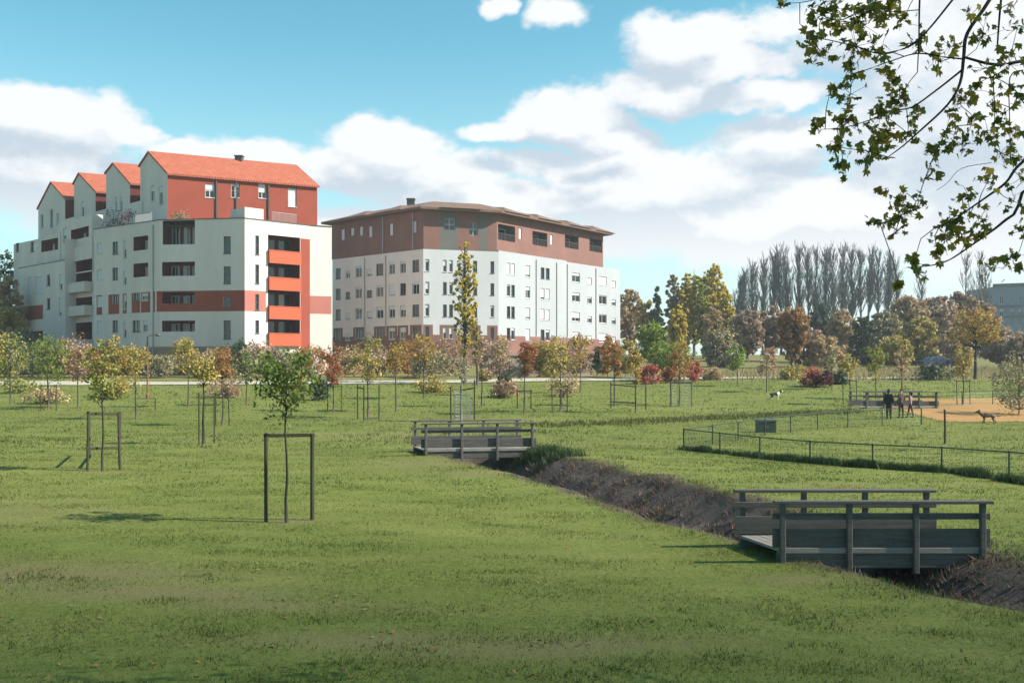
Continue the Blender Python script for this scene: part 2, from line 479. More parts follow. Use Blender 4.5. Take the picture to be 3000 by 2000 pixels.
def tallstrip(name, line, width, n, h, w, mat):
    P = [Vector((*p, 0)) for p in line]
    seg = [(P[i + 1] - P[i]).length for i in range(len(P) - 1)]; tot = sum(seg)
    t = rng.uniform(0, tot, n); X = np.zeros(n); Y = np.zeros(n); acc = 0
    for i, l in enumerate(seg):
        m = (t >= acc) & (t <= acc + l); k = (t[m] - acc) / l
        X[m] = P[i].x + (P[i + 1].x - P[i].x) * k; Y[m] = P[i].y + (P[i + 1].y - P[i].y) * k; acc += l
    X += rng.normal(0, width, n); Y += rng.normal(0, width, n)
    c = fbm(X, Y, 1.7, 3)
    k = rng.uniform(0, 1, n) < np.clip(c * 2.2 - .45, .05, 1)
    X, Y, c = X[k], Y[k], c[k]
    return blades(name, X, Y, h * (.4 + 1.2 * c) * rng.uniform(.5, 1.3, len(X)), w * rng.uniform(.7, 1.3, len(X)), np.clip(rng.normal(.45, .25, len(X)), 0, 1), mat, .4)


pts = [G(x, y) for x, y in ((1995, 1316), (2300, 1349), (2500, 1366), (2800, 1386), (3000, 1418), (3150, 1440))]
FENCE_FRONT = [(p.x, p.y) for p in pts]
tallstrip('long_grass', FENCE_FRONT, 0.10, 26000, .20, .03, DARKGRASS)
pts = [G(x, y) for x, y in ((1560, 1246), (1800, 1240), (2050, 1228), (2300, 1214), (2500, 1204))]
tallstrip('swale_grass', [(p.x, p.y) for p in pts], .7, 9000, .16, .07, OLIVEGRASS)

STRAW = leafmat('straw_grass', st((.16, .13, .06), (.30, .25, .12), (.42, .36, .18)), 0.3)
P_ = [at(x, 1067, d) for x, d in ((2200, 98), (2450, 101), (2700, 103), (3050, 103))]
for dy in (0, 6, 12): pass
tallstrip('straw_grass', [(p.x, p.y) for p in P_], 5.0, 26000, .55, .10, STRAW)

# dry stems and low plants on the ditch's banks
DITCHVEG = leafmat('ditch_plants', st((.04, .028, .024), (.11, .068, .056), (.19, .112, .095), (.10, .09, .045), (.22, .165, .13)), 0.35)
n = 22000
ii = rng.integers(1, len(DITCH) - 2, n); tt = rng.uniform(0, 1, n)
A = np.array(DITCH); base = A[ii] + (A[ii + 1] - A[ii]) * tt[:, None]
off = rng.normal(0.55, .75, n)
dirv = A[ii + 1] - A[ii]; dirv /= np.linalg.norm(dirv, axis=1)[:, None]
X = base[:, 0] - dirv[:, 1] * off; Y = base[:, 1] + dirv[:, 0] * off
k = (Y < 36) & (Y > 9)
X, Y = X[k], Y[k]; c = fbm(X, Y, 1.3, 21)
k = rng.uniform(0, 1, len(X)) < np.clip(c * 2.4 - .6, .05, 1)
X, Y, c = X[k], Y[k], c[k]
blades('ditch_plants', X, Y, .04 + .14 * c * rng.uniform(.3, 1.2, len(X)), .026 * rng.uniform(.6, 1.8, len(X)), np.clip(c + rng.normal(0, .25, len(X)), 0, 1), DITCHVEG, .8)
p = np.array([G(1600, 1328), G(1640, 1336), G(1585, 1330), G(1560, 1332)])
n = 2200; k = rng.integers(0, 4, n)
blades('bank_weeds', p[k, 0] + rng.normal(0, .35, n), p[k, 1] + rng.normal(0, .25, n), rng.uniform(.08, .35, n), rng.uniform(.02, .05, n), rng.uniform(.2, .8, n), DARKGRASS, .7)
# ------------------------------------------------------------------ buildings
WHITE1 = plain('white_render', (.63, .53, .485), 0.9, 0.17, .35, (1, 1, .25), bmp=0.06)
RED1 = plain('red_render', (.27, .052, .028), 0.85, 0.18, .5, bmp=0.06)
ORANGE1 = plain('orange_panel', (.40, .078, .028), 0.7, 0.12, .6, bmp=0.05)
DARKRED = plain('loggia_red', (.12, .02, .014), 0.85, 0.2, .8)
BASE1 = plain('ochre_base', (.27, .20, .14), 0.9, 0.25, .6)
GREYWALL = plain('grey_wall', (.11, .11, .10), 0.9, 0.2, .8)
TRIM = plain('dark_trim', (.07, .06, .055), 0.6, 0.2, 2)
FRAMEW = plain('window_frame_pale', (.55, .54, .52), 0.5, 0.1, 3)
FRAMED = plain('window_frame_dark', (.08, .08, .085), 0.5, 0.1, 3)
SHUT = plain('shutter_pale', (.52, .52, .54), 0.6, 0.15, 2, (1, 1, 20))
CURT = plain('curtain', (.50, .47, .43), 0.9, 0.2, 3, (4, 4, .5))
RAILING = plain('railing_grey', (.30, .30, .31), 0.5, 0.2, 3)
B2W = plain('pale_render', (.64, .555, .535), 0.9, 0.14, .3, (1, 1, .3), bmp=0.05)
B2B = plain('blue_grey_render_sunny_face', (.33, .345, .365), 0.9, 0.14, .3, (1, 1, .3), bmp=0.05)  # right face: colour darkened to hold down the direct sun
B2G = plain('blue_grey_render_shade_face', (.47, .475, .495), 0.9, 0.14, .3, (1, 1, .3), bmp=0.05)  # same render lightened for the middle face, which gets little sun
B3M = plain('slate_blue_render', (.20, .25, .31), 0.9, 0.1, .3)


def mat_glass():
    m, nt, b, o = nodes('window_glass')
    b.inputs['Base Color'].default_value = (.02, .022, .026, 1); b.inputs['Roughness'].default_value = 0.06
    b.inputs['Specular IOR Level'].default_value = 0.7
    bump(nt, b, noise_tex(nt, 1.2, 2), 0.04, 0.02)
    return m


def mat_tiles():
    m, nt, b, o = nodes('orange_roof_tiles')
    w = N_(nt, 'ShaderNodeTexWave', wave_type='BANDS', bands_direction='X'); w.inputs['Scale'].default_value = 1.2
    w.inputs['Distortion'].default_value = 0.6
    tc = N_(nt, 'ShaderNodeTexCoord'); nt.links.new(tc.outputs['Object'], w.inputs[0])
    n = noise_tex(nt, 1.3, 6, 0.7); n2 = noise_tex(nt, 11, 3, .6)
    c = ramp(nt, n, [(0.3, (.22, .046, .024)), (0.55, (.32, .076, .038)), (0.75, (.36, .125, .068))])
    c = mixc(nt, .3, c, ramp(nt, n2, [(0.3, (.16, .032, .016)), (0.7, (.38, .115, .055))]))
    nt.links.new(c, b.inputs['Base Color']); b.inputs['Roughness'].default_value = 0.85
    bump(nt, b, w.outputs['Fac'], 0.5, 0.05)
    return m


def mat_brick():
    m, nt, b, o = nodes('red_brick')
    br = N_(nt, 'ShaderNodeTexBrick'); br.inputs['Scale'].default_value = 1.0
    br.inputs['Brick Width'].default_value = .22; br.inputs['Row Height'].default_value = .07; br.inputs['Mortar Size'].default_value = .008
    br.inputs['Color1'].default_value = (.165, .064, .048, 1); br.inputs['Color2'].default_value = (.205, .09, .068, 1); br.inputs['Mortar'].default_value = (.18, .145, .13, 1)
    tc = N_(nt, 'ShaderNodeTexCoord'); sx = N_(nt, 'ShaderNodeSeparateXYZ'); nt.links.new(tc.outputs['Object'], sx.inputs[0])
    ad = N_(nt, 'ShaderNodeMath', operation='ADD'); nt.links.new(sx.outputs[0], ad.inputs[0]); nt.links.new(sx.outputs[1], ad.inputs[1])
    cb = N_(nt, 'ShaderNodeCombineXYZ'); nt.links.new(ad.outputs[0], cb.inputs[0]); nt.links.new(sx.outputs[2], cb.inputs[1])
    nt.links.new(cb.outputs[0], br.inputs['Vector'])
    n = noise_tex(nt, .45, 5, .6)
    c = mixc(nt, .5, br.outputs[0], ramp(nt, n, [(0.3, (.125, .047, .036)), (0.7, (.20, .09, .07))]))
    nt.links.new(c, b.inputs['Base Color']); b.inputs['Roughness'].default_value = 0.9
    return m


GLASS, TILES, BRICK = mat_glass(), mat_tiles(), mat_brick()
DKTILE = plain('dull_roof_tiles', (.145, .085, .06), 0.85, 0.3, 1.2)


class Fac:
    """a vertical facade from A to B in plan (left to right as seen from outside); openings are read from the photograph"""
    def __init__(s, A, B):
        s.A = Vector((A[0], A[1])); s.B = Vector((B[0], B[1])); d = s.B - s.A
        s.L = d.length; s.d = d / s.L; s.n = Vector((s.d.y, -s.d.x))

    def uz(s, px, py):
        r = (px - 1500) / F                       # solve A + d u = (r D, D)
        den = s.d.x - r * s.d.y
        u = (r * s.A.y - s.A.x) / den
        D = s.A.y + s.d.y * u
        return u, CZ - (py - HZ) / F * D

    def p(s, u, z, out=0.0):
        q = s.A + s.d * u + s.n * out
        return Vector((q.x, q.y, z))

    def rect(s, x0, x1, y0, y1):
        ua, za = s.uz(x0, (y0 + y1) / 2); ub, zb = s.uz(x1, (y0 + y1) / 2); xm = (x0 + x1) / 2
        return ua, ub, s.uz(xm, y1)[1], s.uz(xm, y0)[1]

    def wall(s, parts, z0, z1, ops, zones=(), key='wall', depth=0.18, u0=0.0, u1=None):
        """ops: (u0,u1,v0,v1,depth,reveal key); zones: (u0,u1,v0,v1,key). Faces go into parts[key]"""
        u1 = s.L if u1 is None else u1
        us = {u0, u1}; vs = {z0, z1}
        for o in list(ops) + list(zones):
            for q in o[:2]:
                if u0 < q < u1: us.add(q)
            for q in o[2:4]:
                if z0 < q < z1: vs.add(q)
        us = sorted(us); vs = sorted(vs)
        for i in range(len(us) - 1):
            for j in range(len(vs) - 1):
                cu = (us[i] + us[i + 1]) / 2; cv = (vs[j] + vs[j + 1]) / 2
                if us[i + 1] - us[i] < 1e-5 or vs[j + 1] - vs[j] < 1e-5: continue
                if any(o[0] < cu < o[1] and o[2] < cv < o[3] for o in ops): continue
                k = key
                for zn in zones:
                    if zn[0] < cu < zn[1] and zn[2] < cv < zn[3]: k = zn[4]
                parts[k].quad(s.p(us[i], vs[j]), s.p(us[i + 1], vs[j]), s.p(us[i + 1], vs[j + 1]), s.p(us[i], vs[j + 1]))
        for o in ops:
            a, b, c, d = o[:4]; dp = o[4] if len(o) > 4 else depth; k = o[5] if len(o) > 5 else key
            a = max(a, u0); b = min(b, u1)
            for (ua, va), (ub, vb) in (((a, c), (b, c)), ((b, c), (b, d)), ((b, d), (a, d)), ((a, d), (a, c))):
                parts[k].quad(s.p(ua, va), s.p(ub, vb), s.p(ub, vb, -dp), s.p(ua, va, -dp))

    def pane(s, mb, a, b, c, d, out):
        mb.quad(s.p(a, c, out), s.p(b, c, out), s.p(b, d, out), s.p(a, d, out))

    def bar(s, mb, a, b, c, d, o0, o1):
        vs = [s.p(a, c, o0), s.p(b, c, o0), s.p(b, d, o0), s.p(a, d, o0), s.p(a, c, o1), s.p(b, c, o1), s.p(b, d, o1), s.p(a, d, o1)]
        mb.add(vs, [(0, 3, 2, 1), (4, 5, 6, 7), (0, 1, 5, 4), (1, 2, 6, 5), (2, 3, 7, 6), (3, 0, 4, 7)])

    def window(s, parent, a, b, c, d, depth=0.18, frame=None, sashes=1, transom=False, shutter=0.0, sill=True):
        f = MB(); t = 0.07; o0, o1 = -depth, -depth + 0.06
        s.bar(f, a, b, c, c + t, o0, o1); s.bar(f, a, b, d - t, d, o0, o1)
        s.bar(f, a, a + t, c + t, d - t, o0, o1); s.bar(f, b - t, b, c + t, d - t, o0, o1)
        for k in range(1, sashes):
            m = a + (b - a) * k / sashes; s.bar(f, m - t / 2, m + t / 2, c + t, d - t, o0, o1 - .002)
        if transom:
            m = (c + d) / 2; s.bar(f, a + t, b - t, m - t / 2, m + t / 2, o0, o1 - .004)
        if sill: s.bar(f, a - .05, b + .05, c - .06, c - .003, -depth + .002, 0.06)
        w = f.build('window', frame or FRAMEW, parent)
        g = MB(); s.pane(g, a + .01, b - .01, c + .01, d - .01, -depth + .02); g.build('pane', GLASS, w)
        if shutter > 0:
            h = MB(); s.bar(h, a + .02, b - .02, d - (d - c) * shutter, d - .02, -depth + .075, -depth + .1); h.build('shutter', SHUT, w)
        return w


def finish(parts, mats, root, names=None):
    """one mesh for every connected piece, so that each band, pipe or lining is a part of its own"""
    for k, mb in parts.items():
        if not mb.v: continue
        key = {}; par = []

        def find(i):
            while par[i] != i: par[i] = par[par[i]]; i = par[i]
            return i
        ids = []
        for p in mb.v:
            q = (round(p[0], 2), round(p[1], 2), round(p[2], 2))
            if q not in key: key[q] = len(par); par.append(len(par))
            ids.append(key[q])
        for f in mb.f:
            for i in f[1:]: par[find(ids[i])] = find(ids[f[0]])
        isl = defaultdict(MB)
        for f in mb.f: isl[find(ids[f[0]])].add([mb.v[i] for i in f], [tuple(range(len(f)))])
        for m in isl.values(): m.build((names or {}).get(k, k), mats[k], root)


# ================================================================== the red, orange and white block on the left
P1D = 101.6
ptL = lambda px, D: ((px - 1500) / F * D, D)
FP0 = ptL(275, 108.2); FP1 = ptL(468, 101.4); FP2 = ptL(717, 100.1); FP3 = ptL(908, 105.3); FP4 = ptL(971, 106.4)
ZT = 17.85
b1 = thing('apartment_building', 'white apartment block with red bands, orange balconies and four gabled houses with orange tiled roofs', 'building', (FP1[0], FP1[1], 0))
BO = Vector((FP1[0], FP1[1], 0))
b1.location = (0, 0, 0)
parts = defaultdict(MB)
L = Fac(FP0, FP1); Ff = Fac(FP1, FP2); Rr = Fac(FP2, FP3); Re = Fac(FP3, FP4)
ROOMS = []
rnd = random.Random(3)


def loggia(fc, rect, depth=1.5, lights=((.08, .42), (.55, .9)), inner='loggia', frame=None):
    """a recessed balcony: red inside, glazed doors at the back"""
    a, b, c, d = rect
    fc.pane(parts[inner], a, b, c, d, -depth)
    for q0, q1 in lights:
        ua = a + (b - a) * q0; ub = a + (b - a) * q1
        f = MB(); t = .07
        for (m, n_, o, p_) in ((ua, ub, c + .05, c + .05 + t), (ua, ub, d - .25 - t, d - .25), (ua, ua + t, c + .05, d - .25), (ub - t, ub, c + .05, d - .25), ((ua + ub) / 2 - t / 2, (ua + ub) / 2 + t / 2, c + .05, d - .25)):
            fc.bar(f, m, n_, o, p_, -depth + .02, -depth + .07)
        w = f.build('balcony_door', frame or FRAMEW, b1)
        g = MB(); fc.pane(g, ua + .01, ub - .01, c + .06, d - .26, -depth + .035); g.build('pane', GLASS, w)
        if rnd.random() < .55:
            h = MB(); fc.pane(h, ua + .08, (ua + ub) / 2 - .05, c + .12, d - .33, -depth + .05); h.build('curtain', CURT, w)


# ---- left face
ops = []
rows_a = [(712, 741), (790, 820), (868, 898), (940, 975)]
for y0, y1 in rows_a: ops.append((L.rect(284, 300, y0, y1), 'w', 1.0))
for y0, y1 in ((708, 745), (784, 820), (864, 890), (938, 972)): ops.append((L.rect(329, 346, y0, y1), 'w', 0))
for y0, y1 in ((704, 757), (793, 835), (862, 905), (942, 990)): ops.append((L.rect(362, 370, y0, y1), 'n', .5))
for y0, y1 in ((692, 733), (771, 811)): ops.append((L.rect(391, 434, y0, y1), 'l', 0))
for x0, x1, y0, y1 in ((390, 409, 858, 880), (415, 434, 858, 880), (388, 411, 938, 972), (418, 433, 938, 972)): ops.append((L.rect(x0, x1, y0, y1), 'w', 0 if x0 < 412 else .4))
zb0, zb1 = L.rect(275, 468, 850, 912)[2:]
zb0, zb1 = 8.55, 10.65
bandL = [(0, L.L, zb0, zb1, 'red_band')]
L.wall(parts, 5.0, ZT, [(*r, (1.3 if k == 'l' else .18), ('loggia' if k == 'l' else 'wall')) for r, k, s_ in ops], bandL)
L.wall(parts, 0.5, 5.0, [], key='base')
for r, k, s_ in ops:
    if k == 'l': loggia(L, r, 1.3, ((.1, .45), (.55, .92)))
    else: L.window(b1, *r, shutter=s_, sashes=1 if k == 'n' else 2, frame=FRAMED if s_ == 0 else FRAMEW)
# vertical white stripes through the red band
for x0, x1 in ((276, 283), (300, 318), (350, 360), (372, 386), (411, 413), (441, 450), (455, 459)):
    a, b = L.uz(x0, 880)[0], L.uz(x1, 880)[0]
    L.bar(parts['pilaster'], a, b, zb0 + .01, zb1 - .01, -.05, .03)
a = L.uz(449, 800)[0]
L.bar(parts['rain_pipe'], a, a + .09, 2, ZT - .4, .02, .11)

# ---- front face, facing the lawn
ops = []
tall = Ff.rect(477, 571, 646, 716)
ops.append((tall, 'l'))
for y0, y1 in ((767, 808), (856, 889), (939, 971)): ops.append((Ff.rect(475, 571, y0, y1), 'l'))
for y0, y1 in ((692, 743), (780, 831), (868, 900), (938, 993)): ops.append((Ff.rect(655, 676, y0, y1), 'w'))
zones = [(0, Ff.L, zb0, zb1, 'red_band')]
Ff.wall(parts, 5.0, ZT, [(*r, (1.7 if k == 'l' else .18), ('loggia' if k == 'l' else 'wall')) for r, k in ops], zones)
gar = [Ff.rect(560, 640, 1048, 1092), Ff.rect(655, 700, 1048, 1092)]
Ff.wall(parts, 0.5, 5.0, [(*r, .4, 'base') for r in gar], key='base')
for r in gar:
    m = MB(); Ff.pane(m, *r, -.38); m.build('garage_door', GREYWALL, b1)
for i, (r, k) in enumerate(ops):
    if k == 'l': loggia(Ff, r, 1.7, ((.05, .3), (.42, .62), (.7, .95)))
    else: Ff.window(b1, *r, transom=True, frame=FRAMED)

# ---- the sunny face with the orange balconies
ops = []
for y0, y1 in ((690, 746), (775, 831), (862, 908), (938, 976)): ops.append((Rr.rect(748, 759, y0, y1), 'n'))
bal = []
for y0, y1 in ((692, 770), (772, 848), (851, 932), (932, 1010)): bal.append(Rr.rect(785, 879, y0, y1))
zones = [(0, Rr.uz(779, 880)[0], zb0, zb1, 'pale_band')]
us = Rr.uz(880, 850)[0]
z_pil = Rr.uz(890, 699)[1]
zones.append((us, Rr.L, 0, z_pil, 'red_wall'))
Rr.wall(parts, 3.5, ZT, [(*r, .18, 'wall') for r, k in ops] + [(*r, 1.6, 'loggia') for r in bal], zones)
doors = [Rr.rect(790, 870, 1016, 1090)]
Rr.wall(parts, 0.5, 3.5, [(*r, .8, 'base') for r in doors if r[3] < 3.5], key='base')
for r, k in ops: Rr.window(b1, *r, transom=True, frame=FRAMED)
for i, r in enumerate(bal):
    a, b, c, d = r
    loggia(Rr, (a, b, c, d), 1.6, ((.05, .45), (.55, .95)), frame=FRAMED)
    mb = MB(); h = 1.15
    Rr.bar(mb, a + .01, b - .01, c + .0, c + h, -.10, .28)
    Rr.bar(mb, a - .02, b + .02, c + h, c + h + .07, -.13, .31)
    Rr.bar(mb, a, b, c - .14, c - .003, -.12, .33)
    mb.build('balcony_parapet', ORANGE1, b1)
# raised piece of parapet by the corner
a, b = 0.0, Rr.uz(772, 640)[0]
mb = parts['wall']
Rr.bar(mb, 0.004, b, ZT - .1, ZT + 1.15, -3.0, .004)
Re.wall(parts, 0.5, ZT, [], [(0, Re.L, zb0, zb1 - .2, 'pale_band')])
# copings
for fc in (L, Ff, Rr, Re): fc.bar(parts['coping'], -.02, fc.L + .02, ZT + (.003), ZT + .09, -.32, .06)

# ---- flat roof terrace and back walls of the main block
back = [(FP4[0] - 6, FP4[1] + 14), (FP1[0] + 1, FP1[1] + 20), (FP0[0] + 3, FP0[1] + 14)]
poly = [FP0, FP1, FP2, FP3, FP4] + back
parts['terrace'].add([(x, y, ZT - .55) for x, y in poly], [tuple(range(len(poly)))])
for i in range(4, len(poly)):
    p, q = poly[i], poly[(i + 1) % len(poly)]
    parts['wall'].quad((*p, .5), (*q, .5), (*q, ZT), (*p, ZT))

# ---- gabled houses on the terrace
RV = None
gab = [((411, 486), (436, 449), (491, 510), 649, 104.9), ((311, 508), (332, 482), (381, 539), 660, 111.4),
       ((217, 538), (232, 511), (280, 563), 690, 117.8), ((112, 611), (150, 537), (191, 584), 735, 122.8)]
for gi, (le, ap, re, yb, Dr) in enumerate(gab):
    ru = Vector((-.70, .714)).normalized()        # the row runs back to the left
    Rpt = Vector(ptL(re[0], Dr)); Lfar = Rpt + ru * 14
    g = Fac(Lfar, Rpt)
    uL, zL = g.uz(*le); uA, zA = g.uz(*ap); uR, zR = g.uz(*re)
    if RV is None:
        A3 = g.p(uA, zA); De = A3.y * (HZ - 449) / (HZ - 489)
        E3 = at(866, 489, De); RV = (E3 - A3); RV.z = 0
        full = RV.copy()
    v = RV.normalized() * (full.length if gi == 0 else 11.0)
    v2 = Vector((v.x, v.y)); zb = 16.5 if gi < 3 else 13.2
    mb = parts['gable_wall']
    wins = []
    if gi == 0: wins = [(441, 452, 545, 590), (466, 478, 545, 600)]
    if gi == 1: wins = [(338, 343, 575, 620), (352, 359, 575, 620)]
    if gi == 2: wins = [(239, 247, 590, 640)]
    if gi == 3: wins = [(119, 127, 628, 668), (146, 155, 612, 668), (166, 172, 625, 660)]
    # gable: wall up to the lower eave as a facade with windows, the sloped top as a polygon
    zm = min(zL, zR) - .02
    opn = [(*g.rect(*w),) for w in wins]
    g.wall(parts, zb, zm, [(*o, .16, 'gable_wall') for o in opn], key='gable_wall', u0=uL, u1=uR)
    for o in opn: g.window(b1, *o, depth=.16, sashes=2, shutter=.0 if gi in (3,) else .35)
    tops = [g.p(uL, zm), g.p(uR, zm)]
    if zR > zm + .05: tops.append(g.p(uR, zR))
    tops.append(g.p(uA, zA))
    if zL > zm + .05: tops.append(g.p(uL, zL))
    mb.add(tops, [tuple(range(len(tops)))])
    # side wall under the roof, running back to the right
    sw = Fac((g.p(uR, 0).x, g.p(uR, 0).y), (g.p(uR, 0).x + v2.x, g.p(uR, 0).y + v2.y))
    if gi == 0:
        o2 = [sw.rect(601, 629, 538, 579), sw.rect(677, 702, 538, 579), sw.rect(757, 779, 538, 581), sw.rect(844, 869, 552, 606)]
        sw.wall(parts, 16.5, zR, [(*o, .2, 'red_wall') for o in o2], key='red_wall')
        for i, o in enumerate(o2): sw.window(b1, *o, depth=.2, sashes=2, transom=i < 3, shutter=(.45, .2, .6, 1.0)[i])
        for x in (632, 690, 785):
            a = sw.uz(x, 580)[0]; sw.bar(parts['downpipe'], a, a + .16, 16.9, zR - .1, .02, .14)
    else:
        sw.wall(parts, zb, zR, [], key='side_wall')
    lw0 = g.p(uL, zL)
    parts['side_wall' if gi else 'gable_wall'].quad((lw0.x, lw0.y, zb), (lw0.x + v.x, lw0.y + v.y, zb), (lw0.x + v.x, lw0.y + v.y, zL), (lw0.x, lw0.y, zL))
    e = [p + v for p in (g.p(uL, zb), g.p(uR, zb), g.p(uR, zR), g.p(uA, zA), g.p(uL, zL))]
    parts['gable_wall'].add(e, [(4, 3, 2, 1, 0)])
    # roof slabs with a small overhang and thickness
    d = v.normalized(); th = Vector((0, 0, .22))
    rf = MB()
    for (p, q) in ((g.p(uA, zA), g.p(uR, zR)), (g.p(uA, zA), g.p(uL, zL))):
        sl = (q - p).normalized() * .32; lift = Vector((0, 0, .03))
        a_ = p - d * .12 + lift; b_ = q + sl - d * .12 + lift; c_ = q + sl + v + d * .12 + lift; dd_ = p + v + d * .12 + lift
        rf.add([a_, b_, c_, dd_, a_ + th, b_ + th, c_ + th, dd_ + th], [(0, 1, 2, 3), (7, 6, 5, 4), (0, 4, 5, 1), (1, 5, 6, 2), (2, 6, 7, 3), (3, 7, 4, 0)])
    ro = rf.build('roof', TILES, b1)
    if gi == 0:
        ch = MB(); cp = g.p(uA, zA) + v * .60
        ch.box((cp.x - .4, cp.y - .4, cp.z - .6), (cp.x + .4, cp.y + .4, cp.z + .55)); ch.box((cp.x - .48, cp.y - .48, cp.z + .553), (cp.x + .48, cp.y + .48, cp.z + .65))
        ch.build('chimney', TRIM, ro)
    # white parapet filling the step between this house and the next one
    if gi:
        q = Fac((g.p(uR, 0).x, g.p(uR, 0).y), (g.p(uR, 0).x - ru.x * 3.2, g.p(uR, 0).y - ru.y * 3.2))
        zz = q.uz(re[0] + 15, (0, 592, 616, 638)[gi])[1]
        q.wall(parts, zb - 2.5, zz, [], key='wall')

# ---- the stepped bay of balconies and the lower wing further left
W0, W1 = ptL(53, 124.0), ptL(190, 114.0)
Wg = Fac(W0, W1)
Bay = Fac((W1[0] + .9, W1[1] + .9), (FP0[0] + .9, FP0[1] + .9))
ZW = 15.1
ops = [(Wg.rect(137, 147, 804, 837), 0), (Wg.rect(137, 147, 873, 906), 0), (Wg.rect(82, 92, 812, 862), 1.0), (Wg.rect(103, 124, 810, 860), 1.0), (Wg.rect(174, 185, 804, 850), .6), (Wg.rect(172, 180, 872, 925), .8)]
ub = Wg.uz(126, 900)[0]
Wg.wall(parts, 5.0, ZW, [(*r, .18, 'wall') for r, s_ in ops] + [(-.001, ub, 5.0, 7.2, 1.0, 'base')], [(0, ub, 9.2 - .6, 10.5 - .2, 'red_band')])
for r, s_ in ops: Wg.window(b1, *r, shutter=s_, frame=FRAMED if s_ == 0 else FRAMEW)
Wg.pane(parts['base'], 0, ub, 5.0, 7.2, -.99)
o5 = [Wg.rect(133, 150, 950, 985), Wg.rect(164, 182, 955, 990)]
Wg.wall(parts, .5, 5.0, [], key='base')
Wg.bar(parts['coping'], -.02, Wg.L, ZW + .003, ZW + .09, -.3, .05)
wb = [W0, W1, (W1[0] + 8, W1[1] + 9), (W0[0] + 8, W0[1] + 9)]
parts['terrace'].add([(x, y, ZW - .4) for x, y in wb], [(0, 1, 2, 3)])
for i in (1, 2, 3):
    p, q = wb[i], wb[(i + 1) % 4]; parts['wall'].quad((*p, .5), (*q, .5), (*q, ZW), (*p, ZW))
# balconies in the bay: recessed red storeys between white parapets
bops = [Bay.rect(203, 270, 756, 796), Bay.rect(203, 270, 800, 834), Bay.rect(203, 270, 872, 902), Bay.rect(203, 270, 945, 1000)]
Bay.wall(parts, 2.0, 17.6, [(*r, 1.6, 'loggia') for r in bops])
for r in bops: loggia(Bay, r, 1.6, ((.1, .4), (.55, .9)), frame=FRAMED)
for r in bops[1:]:
    mb = MB(); a, b, c, d = r
    Bay.bar(mb, a - .1, b + .05, c - .95, c + .1, .02, .9); Bay.bar(mb, a - .12, b + .07, c + .103, c + .17, -.02, .93)
    mb.build('balcony_parapet', WHITE1, b1)
pl = [(Bay.A.x, Bay.A.y), (Bay.B.x, Bay.B.y), (Bay.B.x + 6, Bay.B.y + 7), (Bay.A.x + 6, Bay.A.y + 7)]
parts['terrace'].add([(x, y, 17.1) for x, y in pl], [(0, 1, 2, 3)])
for fc, D0 in ((Bay, .9),):
    parts['wall'].quad((W1[0], W1[1], .5), (Bay.A.x, Bay.A.y, .5), (Bay.A.x, Bay.A.y, 17.6), (W1[0], W1[1], 17.6))
    parts['wall'].quad((Bay.B.x, Bay.B.y, .5), (FP0[0], FP0[1], .5), (FP0[0], FP0[1], 17.6), (Bay.B.x, Bay.B.y, 17.6))
# stepped storey above the wing and the bay (set back)
S0, S1 = ptL(40, 128.5), ptL(118, 122.5)
Sg = Fac(S0, S1)
so = [Sg.rect(46, 56, 712, 738), Sg.rect(89, 101, 708, 738)]
Sg.wall(parts, 14.0, Sg.uz(80, 707)[1], [(*r, .2, 'wall') for r in so])
for r in so: Sg.window(b1, *r, depth=.2, frame=FRAMED)
Sb = [S0, S1, (S1[0] + 7, S1[1] + 8), (S0[0] + 7, S0[1] + 8)]
zt = Sg.uz(80, 707)[1]
parts['terrace'].add([(x, y, zt - .02) for x, y in Sb], [(0, 1, 2, 3)])
for i in (1, 2, 3):
    p, q = Sb[i], Sb[(i + 1) % 4]; parts['wall'].quad((*p, 12), (*q, 12), (*q, zt), (*p, zt))
T0, T1 = ptL(113, 121.5), ptL(176, 117.5)
Tg = Fac(T0, T1); to = Tg.rect(121, 170, 701, 735)
Tg.wall(parts, 13.5, Tg.uz(140, 686)[1], [(*to, 1.2, 'loggia')]); loggia(Tg, to, 1.2, ((.1, .4), (.6, .9)), frame=FRAMED)
U0, U1 = ptL(170, 118.2), ptL(270, 110.8)
Ug = Fac(U0, U1); uo = Ug.rect(208, 260, 668, 721)
Ug.wall(parts, 15.0, Ug.uz(220, 640)[1], [(*uo, 1.3, 'loggia'), (*Ug.rect(184, 196, 668, 712), .2, 'wall')]); loggia(Ug, uo, 1.3, ((.1, .4), (.55, .9)), frame=FRAMED)
Ug.window(b1, *Ug.rect(184, 196, 668, 712), depth=.2, shutter=.5)
for fc, dz in ((Tg, 686), (Ug, 640)):
    z1 = fc.uz(140 if fc is Tg else 220, dz)[1]
    q = [(fc.A.x, fc.A.y), (fc.B.x, fc.B.y), (fc.B.x + 4, fc.B.y + 5), (fc.A.x + 4, fc.A.y + 5)]
    parts['terrace'].add([(x, y, z1 - .02) for x, y in q], [(0, 1, 2, 3)])
    for i in (1, 3):
        a_, b_ = q[i], q[(i + 1) % 4]; parts['wall'].quad((*a_, 13.5), (*b_, 13.5), (*b_, z1), (*a_, z1))
